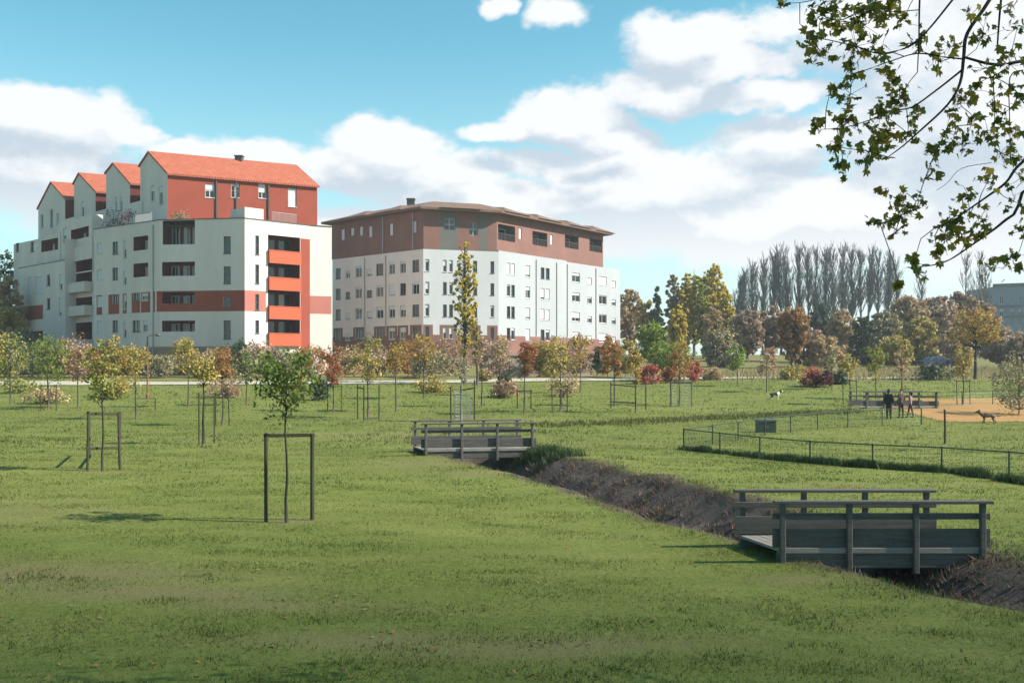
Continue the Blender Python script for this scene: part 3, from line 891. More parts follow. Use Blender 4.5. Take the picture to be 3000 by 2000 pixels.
# terrace railings
for fc, x0, x1 in ((Rr, 800, 872), (L, 392, 440)):
    mb = MB(); a, b = fc.uz(x0, 640)[0], fc.uz(x1, 640)[0]
    for k in range(int((b - a) / .14) + 1): fc.bar(mb, a + k * .14, a + k * .14 + .03, ZT + .09, ZT + 1.0, -.2, -.17)
    fc.bar(mb, a, b, ZT + 1.0, ZT + 1.05, -.22, -.15); mb.build('railing', RAILING, b1)
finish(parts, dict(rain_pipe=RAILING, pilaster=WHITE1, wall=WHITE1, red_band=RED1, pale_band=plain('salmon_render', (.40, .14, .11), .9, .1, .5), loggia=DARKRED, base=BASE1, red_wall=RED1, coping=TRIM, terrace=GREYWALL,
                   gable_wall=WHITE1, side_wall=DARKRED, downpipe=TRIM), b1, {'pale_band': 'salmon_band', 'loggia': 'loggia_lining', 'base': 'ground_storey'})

# ================================================================== the brick and white block in the middle
b2 = thing('apartment_building', 'long white apartment block with a red brick top storey and dull tiled roof', 'building')
Q0 = ptL(974, 136.5); Q1 = ptL(1240, 124.0); Q2 = ptL(1461, 127.0); Q3 = ptL(1817, 151.5)
ZW2 = 17.55
parts = defaultdict(MB)
f1, f2, f3 = Fac(Q0, Q1), Fac(Q1, Q2), Fac(Q2, Q3)
zc = [15.55, 12.75, 9.95, 7.15]
rnd = random.Random(8)


def b2win(fc, x0, x1, zi, kind, key):
    a = fc.uz(x0, 850)[0]; b = fc.uz(x1, 850)[0]; z = zc[zi]
    lo, hi = {'t': (-.75, .75), 's': (-.75, .2), 'w': (-.65, .65)}[kind]
    return (a, b, z + lo, z + hi)


def doit(fc, cols, key, zones=(), zbase=6.9):
    ops = []
    for x0, x1, kind, sh in cols:
        for zi in range(4):
            ops.append((b2win(fc, x0, x1, zi, kind, key), kind, sh[zi] if isinstance(sh, (tuple, list)) else sh))
    # brick rises round the ground storey windows
    zones = list(zones) + [(r[0] - .45, r[1] + .45, zbase - .01, zc[3] + 1.0, 'brick_base') for r, k, s_ in ops if k == 't' and r[2] < zbase + .2 and fc is not f3]
    fc.wall(parts, 0.5, ZW2, [(*r, .2, key) for r, k, s_ in ops], list(zones) + [(0, fc.L, 0.5, zbase, 'brick_base')], key=key)
    for r, k, s_ in ops: fc.window(b2, *r, depth=.2, sashes=2 if r[1] - r[0] > 1.0 else 1, shutter=s_, frame=FRAMED if s_ == 0 else FRAMEW)


cl = [(983, 998, 't', (0, 0, 0, 0)), (1012, 1026, 's', (.3, 0, .8, .5)), (1041, 1060, 't', (.2, .2, .1, 0)), (1074, 1090, 's', (.7, 0, .8, .8)), (1102, 1123, 't', (0, .2, .3, 0)),
      (1139, 1157, 't', (.2, .9, .3, .3)), (1172, 1189, 't', (.2, 0, .4, .4)), (1208, 1228, 't', (0, .2, 0, 0))]
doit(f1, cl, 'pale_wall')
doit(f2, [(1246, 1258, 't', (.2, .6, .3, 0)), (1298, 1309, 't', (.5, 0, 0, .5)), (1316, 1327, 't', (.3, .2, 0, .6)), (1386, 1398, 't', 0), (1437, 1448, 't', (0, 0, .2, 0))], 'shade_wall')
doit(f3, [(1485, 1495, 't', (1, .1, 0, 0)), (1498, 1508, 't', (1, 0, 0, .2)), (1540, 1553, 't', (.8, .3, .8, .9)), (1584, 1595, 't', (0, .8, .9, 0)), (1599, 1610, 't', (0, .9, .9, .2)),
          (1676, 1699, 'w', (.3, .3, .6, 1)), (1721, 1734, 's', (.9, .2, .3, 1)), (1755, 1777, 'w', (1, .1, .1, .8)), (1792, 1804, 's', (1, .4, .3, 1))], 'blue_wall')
# seams and downpipes
for fc, xs in ((f3, (1570, 1630, 1661, 1745)), (f1, (1068, 1130)), (f2, (1362,))):
    for x in xs:
        u = fc.uz(x, 850)[0]; fc.bar(parts['downpipe'], u, u + .12, 7, ZW2 - .3, .02, .12)
# parapet steps of the right face
for x0, x1, y in ((1461, 1570, 742), (1570, 1660, 757)):
    a, b = f3.uz(x0, 750)[0], f3.uz(x1, 750)[0]; z = f3.uz((x0 + x1) / 2, y)[1]
    if z > ZW2 + .05: f3.bar(parts['blue_wall'], a + .01, b, ZW2 - .05, z, -.25, .003)
# brick storey: set in a little, stops short of the right end
ZB = 22.4
Z1a = f1.p(0, 0, -.05); E3 = f3.uz(1772, 640)[0]
g1 = Fac((f1.p(-.2, 0, -.04).x, f1.p(-.2, 0, -.04).y), (f1.p(f1.L, 0, -.04).x, f1.p(f1.L, 0, -.04).y))
g2 = Fac((g1.B.x, g1.B.y), (f3.p(0, 0, -.3).x, f3.p(0, 0, -.3).y))
g3 = Fac((g2.B.x, g2.B.y), (f3.p(E3, 0, -.3).x, f3.p(E3, 0, -.3).y))
so = [g1.rect(x - 5, x + 5, y0, y1) for x, y0, y1 in ((1004, 672, 703), (1032, 668, 690), (1058, 664, 690), (1085, 663, 695), (1146, 655, 690), (1214, 648, 682))]
g1.wall(parts, ZW2, ZB, [(*r, .2, 'brick') for r in so], key='brick')
for r in so: g1.window(b2, *r, depth=.2, shutter=1.0, sill=False)
for x in (1122, 1210):
    u = g1.uz(x, 690)[0]; g1.bar(parts['downpipe'], u, u + .14, ZW2 + .1, ZB - .1, .02, .14)
mo = [g2.rect(1302, 1333, 640, 674), g2.rect(1375, 1400, 652, 690)]
gz0 = [(g2.uz(1290, 690)[0], g2.uz(1342, 690)[0], ZW2, ZB, 'grey_bay'), (g2.uz(1402, 690)[0], g2.uz(1428, 690)[0], ZW2, ZB, 'grey_bay')]
g2.wall(parts, ZW2, ZB, [(*r, .3, 'grey_bay') for r in mo], gz0, key='brick')
for r in mo: g2.window(b2, *r, depth=.3, sashes=2, transom=True, sill=False)
ro = [g3.rect(1459, 1509, 660, 706), g3.rect(1560, 1603, 680, 720), g3.rect(1655, 1695, 690, 728), g3.rect(1727, 1764, 700, 738)]
sl = [g3.rect(1520, 1528, 668, 700), g3.rect(1612, 1620, 688, 716)]
g3.wall(parts, ZW2, ZB, [(*r, 1.4, 'grey_bay') for r in ro] + [(*r, .2, 'brick') for r in sl], key='brick')
for r in sl: g3.window(b2, *r, depth=.2, shutter=1.0, sill=False)
for r in ro:
    a, b, c, d = r
    g3.pane(parts['grey_bay'], a, b, c, d, -1.4)
    o = (a + .15 * (b - a), b - .1 * (b - a), c, d - .3)
    f = MB(); t = .08
    for q in ((o[0], o[1], o[3] - t, o[3]), (o[0], o[0] + t, c, o[3] - t), (o[1] - t, o[1], c, o[3] - t)): g3.bar(f, *q, -1.38, -1.3)
    w = f.build('balcony_door', FRAMEW, b2); gg = MB(); g3.pane(gg, o[0], o[1], o[2], o[3], -1.36); gg.build('pane', GLASS, w)
    rl = MB(); g3.bar(rl, a, b, c + .85, c + .9, -.12, -.06)
    for k in range(int((b - a) / .16)): g3.bar(rl, a + .05 + k * .16, a + .08 + k * .16, c, c + .85, -.1, -.08)
    rl.build('railing', TRIM, b2)
# back walls, terraces
bk = [(Q3[0] - 9, Q3[1] + 10), (Q0[0] + 9, Q0[1] + 14)]
pl = [Q0, Q1, Q2, Q3] + bk
parts['terrace'].add([(x, y, ZW2 - .1) for x, y in pl], [tuple(range(6))])
for i in (3, 4, 5):
    p, q = pl[i], pl[(i + 1) % 6]; parts['pale_wall'].quad((*p, .5), (*q, .5), (*q, ZW2), (*p, ZW2))
E = g3.B
pl2 = [(g1.A.x, g1.A.y), (g1.B.x, g1.B.y), (g2.B.x, g2.B.y), (E.x, E.y), (E.x - 8.5, E.y + 9), (g1.A.x + 9, g1.A.y + 13)]
for i in (3, 4, 5):
    p, q = pl2[i], pl2[(i + 1) % 6]; parts['brick'].quad((*p, ZW2), (*q, ZW2), (*q, ZB), (*p, ZB))
# roof: eaves slab with an overhang, hipped up to a ridge plateau
ct = Vector((sum(p[0] for p in pl2) / 6, sum(p[1] for p in pl2) / 6))


def grow(poly, d):
    out = []
    n = len(poly)
    for i in range(n):
        p = Vector(poly[i]); a = (p - Vector(poly[i - 1])).normalized(); b = (Vector(poly[(i + 1) % n]) - p).normalized()
        n1 = Vector((a.y, -a.x)); n2 = Vector((b.y, -b.x)); m = (n1 + n2); m /= max(m.dot(n1), .3)
        out.append(tuple(p + m * d))
    return out


rf = MB()
o1 = grow(pl2, 1.1); i1 = grow(pl2, -3.6); n = 6
rf.add([(x, y, ZB) for x, y in o1] + [(x, y, ZB + .28) for x, y in o1], [tuple(range(n))[::-1]] + [(i, (i + 1) % n, (i + 1) % n + n, i + n) for i in range(n)])
rf.add([(x, y, ZB + .28) for x, y in o1] + [(x, y, ZB + 1.75) for x, y in i1], [(i, (i + 1) % n, (i + 1) % n + n, i + n) for i in range(n)] + [tuple(range(n, 2 * n))])
roof2 = rf.build('roof', DKTILE, b2)
# small hipped bays that break the long roof slopes
for fc, ul in ((g3, (3.0, 10.5, 18.0, 25.0)), (g2, (4.5,)), (g1, (6.0, 13.0))):
    for u in ul:
        if u > fc.L - 1: continue
        mb = MB(); w = 2.7
        a, b = fc.p(u - w, ZB + .29, 1.25), fc.p(u + w, ZB + .29, 1.25)
        c_, d_ = fc.p(u + w, ZB + .29, -4.4), fc.p(u - w, ZB + .29, -4.4)
        r1, r2 = fc.p(u, ZB + 1.35, -1.2), fc.p(u, ZB + 1.7, -4.4)
        mb.add([a, b, c_, d_, r1, r2], [(0, 1, 4), (1, 2, 5, 4), (3, 0, 4, 5), (2, 3, 5)])
        mb.build('hipped_bay', DKTILE, roof2)
cp = f1.p(10.5, 0, -5)
ch = MB(); ch.box((cp.x - .5, cp.y - .5, ZB + .9), (cp.x + .5, cp.y + .5, ZB + 2.75)); ch.box((cp.x - .58, cp.y - .58, ZB + 2.753), (cp.x + .58, cp.y + .58, ZB + 2.9)); ch.build('chimney', TRIM, roof2)
finish(parts, dict(pale_wall=B2W, shade_wall=B2G, blue_wall=B2B, brick=BRICK, brick_base=BRICK, grey_bay=GREYWALL, downpipe=RAILING, terrace=GREYWALL), b2,
       {'pale_wall': 'wall', 'shade_wall': 'wall', 'blue_wall': 'wall', 'brick': 'brick_storey', 'brick_base': 'brick_base'})

# ================================================================== the slate blue block at the right edge
b3 = thing('apartment_building', 'slate blue apartment block half hidden behind trees at the right edge', 'building')
parts = defaultdict(MB)
R0, R1 = ptL(2912, 196), ptL(3120, 190)
h = Fac(R0, R1); zt = h.uz(2950, 838)[1]
ops = []
for x0, x1 in ((2928, 2940), (2962, 2969), (2983, 2992), (3006, 3018), (3034, 3044)):
    for y0, y1 in ((866, 890), (905, 925), (932, 952), (958, 978)): ops.append(h.rect(x0, x1, y0, y1))
h.wall(parts, 1, zt, [(*r, .25, 'wall') for r in ops])
for i, r in enumerate(ops): h.window(b3, *r, depth=.25, sashes=2, shutter=(0, .4, 0, 1)[i % 4])
for y in (898, 929): 
    z = h.uz(2950, y)[1]; h.bar(parts['ledge'], 0, h.L, z, z + .25, .003, .35)
h.bar(parts['ledge'], -.2, h.L + .2, zt + .003, zt + .5, -12, .4)
pl = [R0, R1, (R1[0], R1[1] + 12), (R0[0], R0[1] + 12)]
for i in (1, 2, 3):
    p, q = pl[i], pl[(i + 1) % 4]; parts['wall'].quad((*p, 1), (*q, 1), (*q, zt), (*p, zt))
finish(parts, dict(wall=B3M, ledge=plain('slate_ledge', (.13, .15, .19), .8, .15, 1)), b3, {'ledge': 'cornice'})

# ================================================================== low pale wall before the middle block
wl = thing('boundary_wall', 'low pale sand coloured wall in front of the brick base, behind the rust red young tree', 'wall')
parts = defaultdict(MB)
h = Fac(ptL(1405, 99.0), ptL(1735, 100.5))
z1 = h.uz(1550, 1042)[1]
m = MB(); h.bar(m, 0, h.L, 1.2, z1, -.3, 0); m.build('masonry', plain('sandstone_render', (.46, .38, .29), .9, .15, .6), wl)
m = MB(); h.bar(m, -.05, h.L + .05, z1 + .003, z1 + .12, -.38, .08); m.build('coping', plain('coping_stone', (.40, .36, .31), .85, .15, 2), wl)
# ------------------------------------------------------------------ trees
def leafcloud(centers, radii, counts, size, flat=0.9, aspect=0.6, dirbias=None):
    """leaf faces (rhombs) scattered in clumps: returns verts, values"""
    cs = np.repeat(np.asarray(centers), counts, axis=0); rs = np.repeat(np.asarray(radii), counts, axis=0)
    n = len(cs)
    d = rng.normal(0, 1, (n, 3)); d /= np.linalg.norm(d, axis=1)[:, None]
    r = rng.uniform(0, 1, n) ** 0.5
    p = cs + d * (r * rs)[:, None] * np.array([1, 1, flat])
    a = rng.normal(0, 1, (n, 3)); a /= np.linalg.norm(a, axis=1)[:, None]
    b = np.cross(a, rng.normal(0, 1, (n, 3))); b /= np.linalg.norm(b, axis=1)[:, None]
    if dirbias is not None:
        a = a * .35 + np.asarray(dirbias); a /= np.linalg.norm(a, axis=1)[:, None]
        b = np.cross(a, rng.normal(0, 1, (n, 3))); b /= np.linalg.norm(b, axis=1)[:, None]
    s = (size * rng.uniform(.55, 1.35, n))[:, None]
    a = a * s / 2; b = b * s * aspect / 2
    V = np.stack([p - a, p + b - a * .15, p + a, p - b - a * .15], 1).reshape(-1, 3)
    return V, n


def limb_path(p, d, length, n=4, wob=.12, up=.1):
    pts = [Vector(p)]; d = Vector(d).normalized()
    for i in range(n):
        d = (d + Vector((rng.normal(0, wob), rng.normal(0, wob), rng.normal(0, wob) + up))).normalized()
        pts.append(pts[-1] + d * (length / n))
    return pts


def tree(name, label, cat, loc, h, crown_w, crown_b, pal, nleaf, leaf, trunk_r, group=None, bark=None, shape='round', nclump=None, sparse=0.0, lean=(0, 0), core=0.0, twig_r=None):
    """loc: foot; h: height; crown_b: height where the crown begins. Trunk with limbs, and a crown of leaf clumps at the limb ends"""
    root = thing(name, label, cat, loc, group=group)
    bark = bark or BARK
    tr = MB(); cw = crown_w / 2; ch = h - crown_b
    top = Vector((lean[0], lean[1], h * .93))
    n = 7; pts = []; rad = []
    for i in range(n + 1):
        t = i / n
        pts.append(Vector((lean[0] * t + rng.normal(0, .0035) * h * (t > 0), lean[1] * t + rng.normal(0, .0035) * h * (t > 0), h * .93 * t)))
        rad.append(trunk_r * (1.25 - .25 * min(1, t * 8)) * (1 - t) ** .75 + trunk_r * .10)
    tr.tube(pts, rad, 7)
    nclump = nclump or max(9, int(nleaf / (28 if shape == 'column' else 45)))
    cen = []; rr = []
    for k in range(nclump):
        while True:
            q = rng.uniform(-1, 1, 3)
            if shape == 'round': ok = np.dot(q, q) <= 1 and (core == 0 or np.dot(q, q) > core * core)
            elif shape == 'cone': ok = math.hypot(q[0], q[1]) <= (1 - q[2]) / 2 + .06
            elif shape == 'vase': ok = math.hypot(q[0], q[1]) <= .45 + .55 * min(1, (q[2] + 1) / 1.5) and np.dot(q, q) < 1.25
            elif shape == 'column': ok = math.hypot(q[0], q[1]) <= (1 - abs(q[2]) ** 2.6) * 1.0
            elif shape == 'dome': ok = math.hypot(q[0], q[1]) ** 2 + max(0, q[2]) ** 2 <= 1
            if ok: break
        c = np.array([q[0] * cw * .86 + lean[0] * .8, q[1] * cw * .86 + lean[1] * .8, crown_b + (q[2] + 1) / 2 * ch])
        cen.append(c); rr.append(rng.uniform(.5, 1.1) * cw * (2.0 / max(3.0, nclump ** .5)) * 1.25)
    if shape == 'column' and nleaf > 900: rr = [q * .95 for q in rr]
    cnt = np.maximum(2, (rng.uniform(.35, 1.6, nclump) * nleaf / nclump)).astype(int)
    tw = twig_r or max(.008, trunk_r * .16)
    for k in range(0, nclump):
        c = Vector(cen[k]); rr_ = math.hypot(c.x - lean[0] * .6, c.y - lean[1] * .6)
        zb = max(crown_b * .82, c.z - rr_ * rng.uniform(.6, 1.3)); zb = min(zb, h * .85)
        t = zb / (h * .93); s0 = Vector((lean[0] * t, lean[1] * t, zb))
        mid = s0.lerp(c, .5) + Vector((0, 0, -.08 * rr_)) + Vector(rng.normal(0, .04 * cw, 3))
        r0 = min(tw * 1.8, rad[min(n, int(t * n))] * .7)
        tr.tube([s0, mid, c], [r0, r0 * .65, r0 * .25], 4, cap=False)
    tr.build('trunk', bark, root, smooth=True)
    V, m = leafcloud(cen, rr, cnt, leaf)
    base = np.repeat(rng.uniform(.2, .8, nclump), cnt)
    np_mesh('crown', V, 4, PAL[pal], root, np.clip(base + rng.normal(0, .2, m), 0, 1))
    return root


def spanpx(px, D): return px / F * D


def grove_tree(px, yb, yt, yc, w, pal, label, n=420, leaf=None, shape='round', tr=None, bark=None, D=None, name='young_tree', cat='young tree', group='young trees on the lawn', sparse=0, core=0., lean=0):
    if D is None:
        g = G(px, yb)
    else:
        x = (px - 1500) / F * D; g = Vector((x, D, gz(x, D)))
    D = g.y
    z = lambda y: CZ - (y - HZ) / F * D - g.z
    h = z(yt); cb = max(.15, z(yc)); W = spanpx(w, D)
    return tree(name, label, cat, (g.x, g.y, g.z - .02), h, W, cb, pal, int(n * 2.3), leaf or max(.12, .0025 * D), tr or max(.028, h * .011), group, bark or BARK, shape, sparse=sparse, core=core, lean=(lean, 0))


grove_tree(840, 1530, 1030, 1215, 250, 'green', 'green leafy young tree between two tall stakes with one crossbar, nearest on the lawn', 620, .105, 'vase', .030, BARK_DARK)
grove_tree(300, 1380, 985, 1200, 120, 'yellowgreen', 'sparse yellow-green young tree inside the stake frame with two crossbars', 420, .11, 'column', .032, BARK_DARK)
grove_tree(597, 1300, 1045, 1130, 84, 'olive', 'young tree with a small dark olive crown on a tall dark bare stem', 460, .12, 'round', .055, BARK_DARK)
grove_tree(652, 1245, 1015, 1120, 92, 'orange', 'orange-brown young tree just behind the dark olive crowned one', 480)
grove_tree(140, 1200, 980, 1112, 138, 'green', 'broad green young tree in front of the lower left wing of the left block', 560, shape='vase')
grove_tree(30, 1185, 985, 1110, 105, 'yellowgreen', 'yellow-green young tree at the left edge of the lawn', 420)
grove_tree(228, 1195, 1010, 1112, 84, 'pinkbrown', 'pinkish brown young tree between the broad green one and the sparse staked one', 420)
grove_tree(398, 1228, 1005, 1125, 92, 'yellow', 'yellow young tree beside the thin red lamp post', 420, shape='vase')
grove_tree(552, 1190, 1000, 1095, 70, 'yellow', 'pale yellow young tree in front of the lowest loggia of the front face', 300)
grove_tree(722, 1188, 1015, 1120, 80, 'greyolive', 'grey-olive young tree half hidden behind the nearest green one', 380)
grove_tree(977, 1207, 1010, 1122, 88, 'red', 'brick red young tree in front of the pale right end wall', 480)
grove_tree(1078, 1224, 985, 1115, 104, 'yellow', 'broad olive-yellow young tree with a dense round crown, first in front of the brick base', 560)
grove_tree(1160, 1206, 1000, 1095, 76, 'gold', 'golden young tree on a thin straight stem right of the broad olive-yellow one', 380)
grove_tree(1242, 1168, 980, 1072, 84, 'gold', 'golden brown young tree in front of the corner of the brick-topped block', 380)
grove_tree(1352, 1236, 1010, 1125, 62, 'greyolive', 'thin grey young tree wrapped in a pale wire guard behind the far footbridge', 160, bark=BARK_GREY)
grove_tree(1412, 1190, 985, 1120, 58, 'pinkbrown', 'thin pinkish young tree just right of the tall poplar', 240)
grove_tree(1536, 1212, 1000, 1115, 74, 'red', 'rust red young tree with a funnel shaped crown before the pale clearing', 460, shape='vase')
grove_tree(1642, 1206, 975, 1140, 88, 'yellow', 'thin yellow young tree in a square three post stake frame', 260, shape='column')
grove_tree(1800, 1190, 985, 1122, 62, 'orange', 'orange young tree left of the tall narrow yellow one', 380)
grove_tree(1862, 1210, 1000, 1125, 50, 'gold', 'narrow golden young tree on a dark stem beside a pale tree guard', 300, shape='column')
grove_tree(1990, 1188, 1000, 1125, 82, 'orange', 'orange and rust young tree standing inside a tall grey wire guard', 420)
grove_tree(2160, 1132, 1008, 1085, 64, 'bright', 'small bright green young tree with a ball crown in front of the purple-brown wood', 360)
grove_tree(2246, 1150, 1000, 1100, 74, 'pinkbrown', 'salmon and orange young tree left of the grassy bank', 360)
grove_tree(2490, 1184, 1015, 1112, 58, 'yellow', 'pale yellow young tree left of the lime yellow one by the third footbridge', 240)
grove_tree(2566, 1168, 1012, 1100, 70, 'yellowgreen', 'lime yellow young tree behind the person in black', 340, shape='vase')
grove_tree(2642, 1172, 985, 1130, 40, 'pinkbrown', 'very thin reddish young tree behind the third footbridge', 120, shape='column')
grove_tree(2822, 1184, 1000, 1112, 60, 'yellow', 'clear yellow young tree in front of the tall golden crowned one', 360, shape='column')
grove_tree(2438, 1140, 1020, 1090, 52, 'greyolive', 'small grey-olive young tree beside the purple bush', 200)
grove_tree(1465, 1160, 985, 1085, 56, 'brown', 'small bare looking brown young tree in front of the pale shade wall', 200)
grove_tree(1700, 1150, 985, 1085, 60, 'gold', 'small golden young tree left of the dark green cone', 260)

# evergreen cone and willow-like dome
grove_tree(1749, 1112, 1010, 1078, 34, 'darkgreen', 'small dark green cone shaped evergreen in front of the brick base', 900, shape='cone', name='evergreen_tree', cat='evergreen tree', group=None)
grove_tree(1915, 0, 943, 1050, 118, 'bright', 'bright green dome shaped tree right of the brick-topped block', 2600, .2, 'dome', D=92, name='dome_tree', cat='tree', group=None, tr=.16)
grove_tree(1965, 0, 1000, 1088, 150, 'bright', 'lower lime green spreading tree in front of the bright green dome', 2000, .18, 'round', D=88, name='spreading_tree', cat='tree', group=None, tr=.12)

# tall poplar in front of the middle block
grove_tree(1362, 0, 682, 1085, 84, 'poplar', 'tall narrow poplar with an amber tip standing in front of the brick-topped block', 2800, .2, 'column', D=84, name='poplar_tree', cat='poplar', group=None, tr=.16, bark=BARK)
grove_tree(1398, 0, 930, 1085, 48, 'yellow', 'short yellow poplar at the foot of the tall amber tipped one', 500, .2, 'column', D=82, name='poplar_tree', cat='poplar', group=None, tr=.1)

# shrubs and hedges beyond the lawn
def shrub(px, yb, yt, w, pal, label, n=500, D=None, leaf=None, name='shrub', group='shrubs at the far side of the lawn'):
    return grove_tree(px, yb, yt, yb - (yb - yt) * .12, w, pal, label, n, leaf, 'dome', D=D, tr=.03, name=name, cat='shrub', group=group)


shrub(938, 1172, 1108, 62, 'darkgreen', 'low dark green shrub right of the nearest young tree', 500)
shrub(880, 1160, 1090, 60, 'olive', 'low olive shrub hidden behind the nearest young tree')
for a in ((1905, 1125, 1070, 70, 'crimson', 'crimson shrub under the spreading lime green tree'), (1965, 1122, 1080, 50, 'red', 'rust red shrub between the two crimson shrubs'),
          (2030, 1118, 1058, 62, 'crimson', 'taller crimson shrub right of the wire guard'), (2085, 1112, 1075, 58, 'brown', 'dark brown low shrub right of the crimson shrubs'),
          (2380, 1132, 1082, 76, 'crimson', 'crimson half of the bush by the grassy bank'), (2412, 1134, 1078, 66, 'purple', 'dark purple bush by the grassy bank'),
          (2462, 1126, 1086, 62, 'darkgreen', 'low dark green shrub right of the dark purple bush'), (2320, 1112, 1068, 80, 'olive', 'olive shrub above the crimson bush'),
          (2745, 1112, 1072, 120, 'darkgreen', 'flat dark green shrub under the golden crowned tree'), (1420, 1118, 1085, 40, 'olive', 'little olive shrub in the pale clearing'),
          (1480, 1130, 1098, 40, 'darkgreen', 'little dark green shrub in the pale clearing'), (1270, 1150, 1100, 110, 'olive', 'wide low olive shrub left of the pale wire guard'),
          (1480, 1165, 1118, 90, 'pinkbrown', 'wide low pinkish shrub left of the rust red young tree'), (1650, 1160, 1095, 110, 'brown', 'wide low brown shrub behind the three post stake frame'),
          (130, 1182, 1140, 120, 'brown', 'low brown shrub under the broad green young tree'), (655, 1165, 1110, 110, 'pinkbrown', 'wide low pinkish brown shrub behind the orange young tree'),
          (345, 1168, 1100, 80, 'yellow', 'low yellow shrub behind the sparse staked tree'), (60, 1150, 1110, 110, 'yellowgreen', 'low yellow-green shrub at the left edge beside the path')):
    shrub(*a)
g_ = shrub(2985, 1215, 1040, 165, 'greyolive', 'loose grey-green leafy shrub at the right edge beside the orange ground', 1200, name='tall_shrub', group=None)

hedge = [(-30, 980, 120, 'olive', 'olive', 96), (25, 1005, 90, 'darkgreen', 'dark green', 97), (95, 1030, 100, 'greyolive', 'grey', 95), (160, 1010, 80, 'yellowgreen', 'yellow-green', 92), (205, 1000, 110, 'pinkbrown', 'pale pink', 97),
         (262, 1040, 90, 'orange', 'orange', 93), (318, 1000, 60, 'olive', 'narrow olive', 94), (372, 1030, 80, 'gold', 'golden', 96), (470, 1065, 90, 'greyolive', 'low grey', 94), (540, 1010, 70, 'yellow', 'pale yellow', 96),
         (640, 1040, 100, 'brown', 'brown', 95), (705, 1012, 80, 'darkgreen', 'narrow dark green', 96), (770, 1020, 90, 'pinkbrown', 'pinkish', 95), (835, 1040, 80, 'greyolive', 'dull grey', 94), (905, 1030, 80, 'orange', 'orange-brown', 95),
         (1010, 1035, 90, 'brown', 'dark brown', 98), (1120, 1040, 80, 'purplebrown', 'purple-brown', 96), (1195, 1015, 90, 'orange', 'rust orange', 98), (1262, 1045, 90, 'greyolive', 'grey-olive', 94), (1312, 1010, 80, 'pinkbrown', 'faded pink', 98),
         (1455, 1010, 70, 'purplebrown', 'dusky purple', 98), (1580, 1012, 80, 'gold', 'old gold', 98), (1620, 1005, 70, 'olive', 'dark olive', 97), (1690, 1000, 90, 'pinkbrown', 'light pink', 98), (1780, 1005, 60, 'orange', 'coral orange', 97), (1832, 1010, 60, 'yellow', 'straw yellow', 95)]
wh = ['in front of the stepped left wing', 'in front of the dark left edge wood', 'below the lower left wing', 'beside the broad green tree', 'below the bay of balconies', 'left of the sparse staked tree', 'behind the sparse staked tree', 'right of the sparse staked tree', 'before the grey garage wall', 'left of the dark olive crowned tree',
      'below the front face window column', 'at the lit corner of the block', 'below the orange balconies', 'behind the nearest tree', 'below the red pilaster', 'at the foot of the pale end wall', 'between the olive-yellow and golden trees', 'below the brick base windows', 'left of the tall poplar', 'just behind the tall poplar',
      'right of the tall poplar', 'left of the thin yellow staked tree', 'behind the thin yellow staked tree', 'left of the dark green cone', 'right of the dark green cone', 'before the bright green dome']
for (px, yt, w, pal, word, D), w2 in zip(hedge, wh):
    shrub(px, 1104, yt - 20, w * 1.45, pal, f'{word} shrub {w2}', 1300, D=D, leaf=.21, name='tall_shrub', group='tall shrubs in front of the apartment blocks')

# shrubs on the roof terraces of the left block
for px, py, D, w, h, pal, label in ((334, 664, 106.8, 1.9, 2.0, 'darkgreen', 'round dark shrub on the roof terrace below the second gable'), (376, 655, 105.6, 1.7, 1.7, 'purple', 'dark purplish shrub on the roof terrace left of the first gable'),
                                    (532, 646, 101.9, 1.6, 1.35, 'greyolive', 'pale green shrub in a planter on the roof edge above the tall loggia')):
    p = at(px, py, D); p.z = 17.3
    tree('terrace_shrub', label, 'shrub', p, h + .55, w, .5, pal, 420, .17, .03, 'shrubs on the roof terraces', BARK, 'dome')

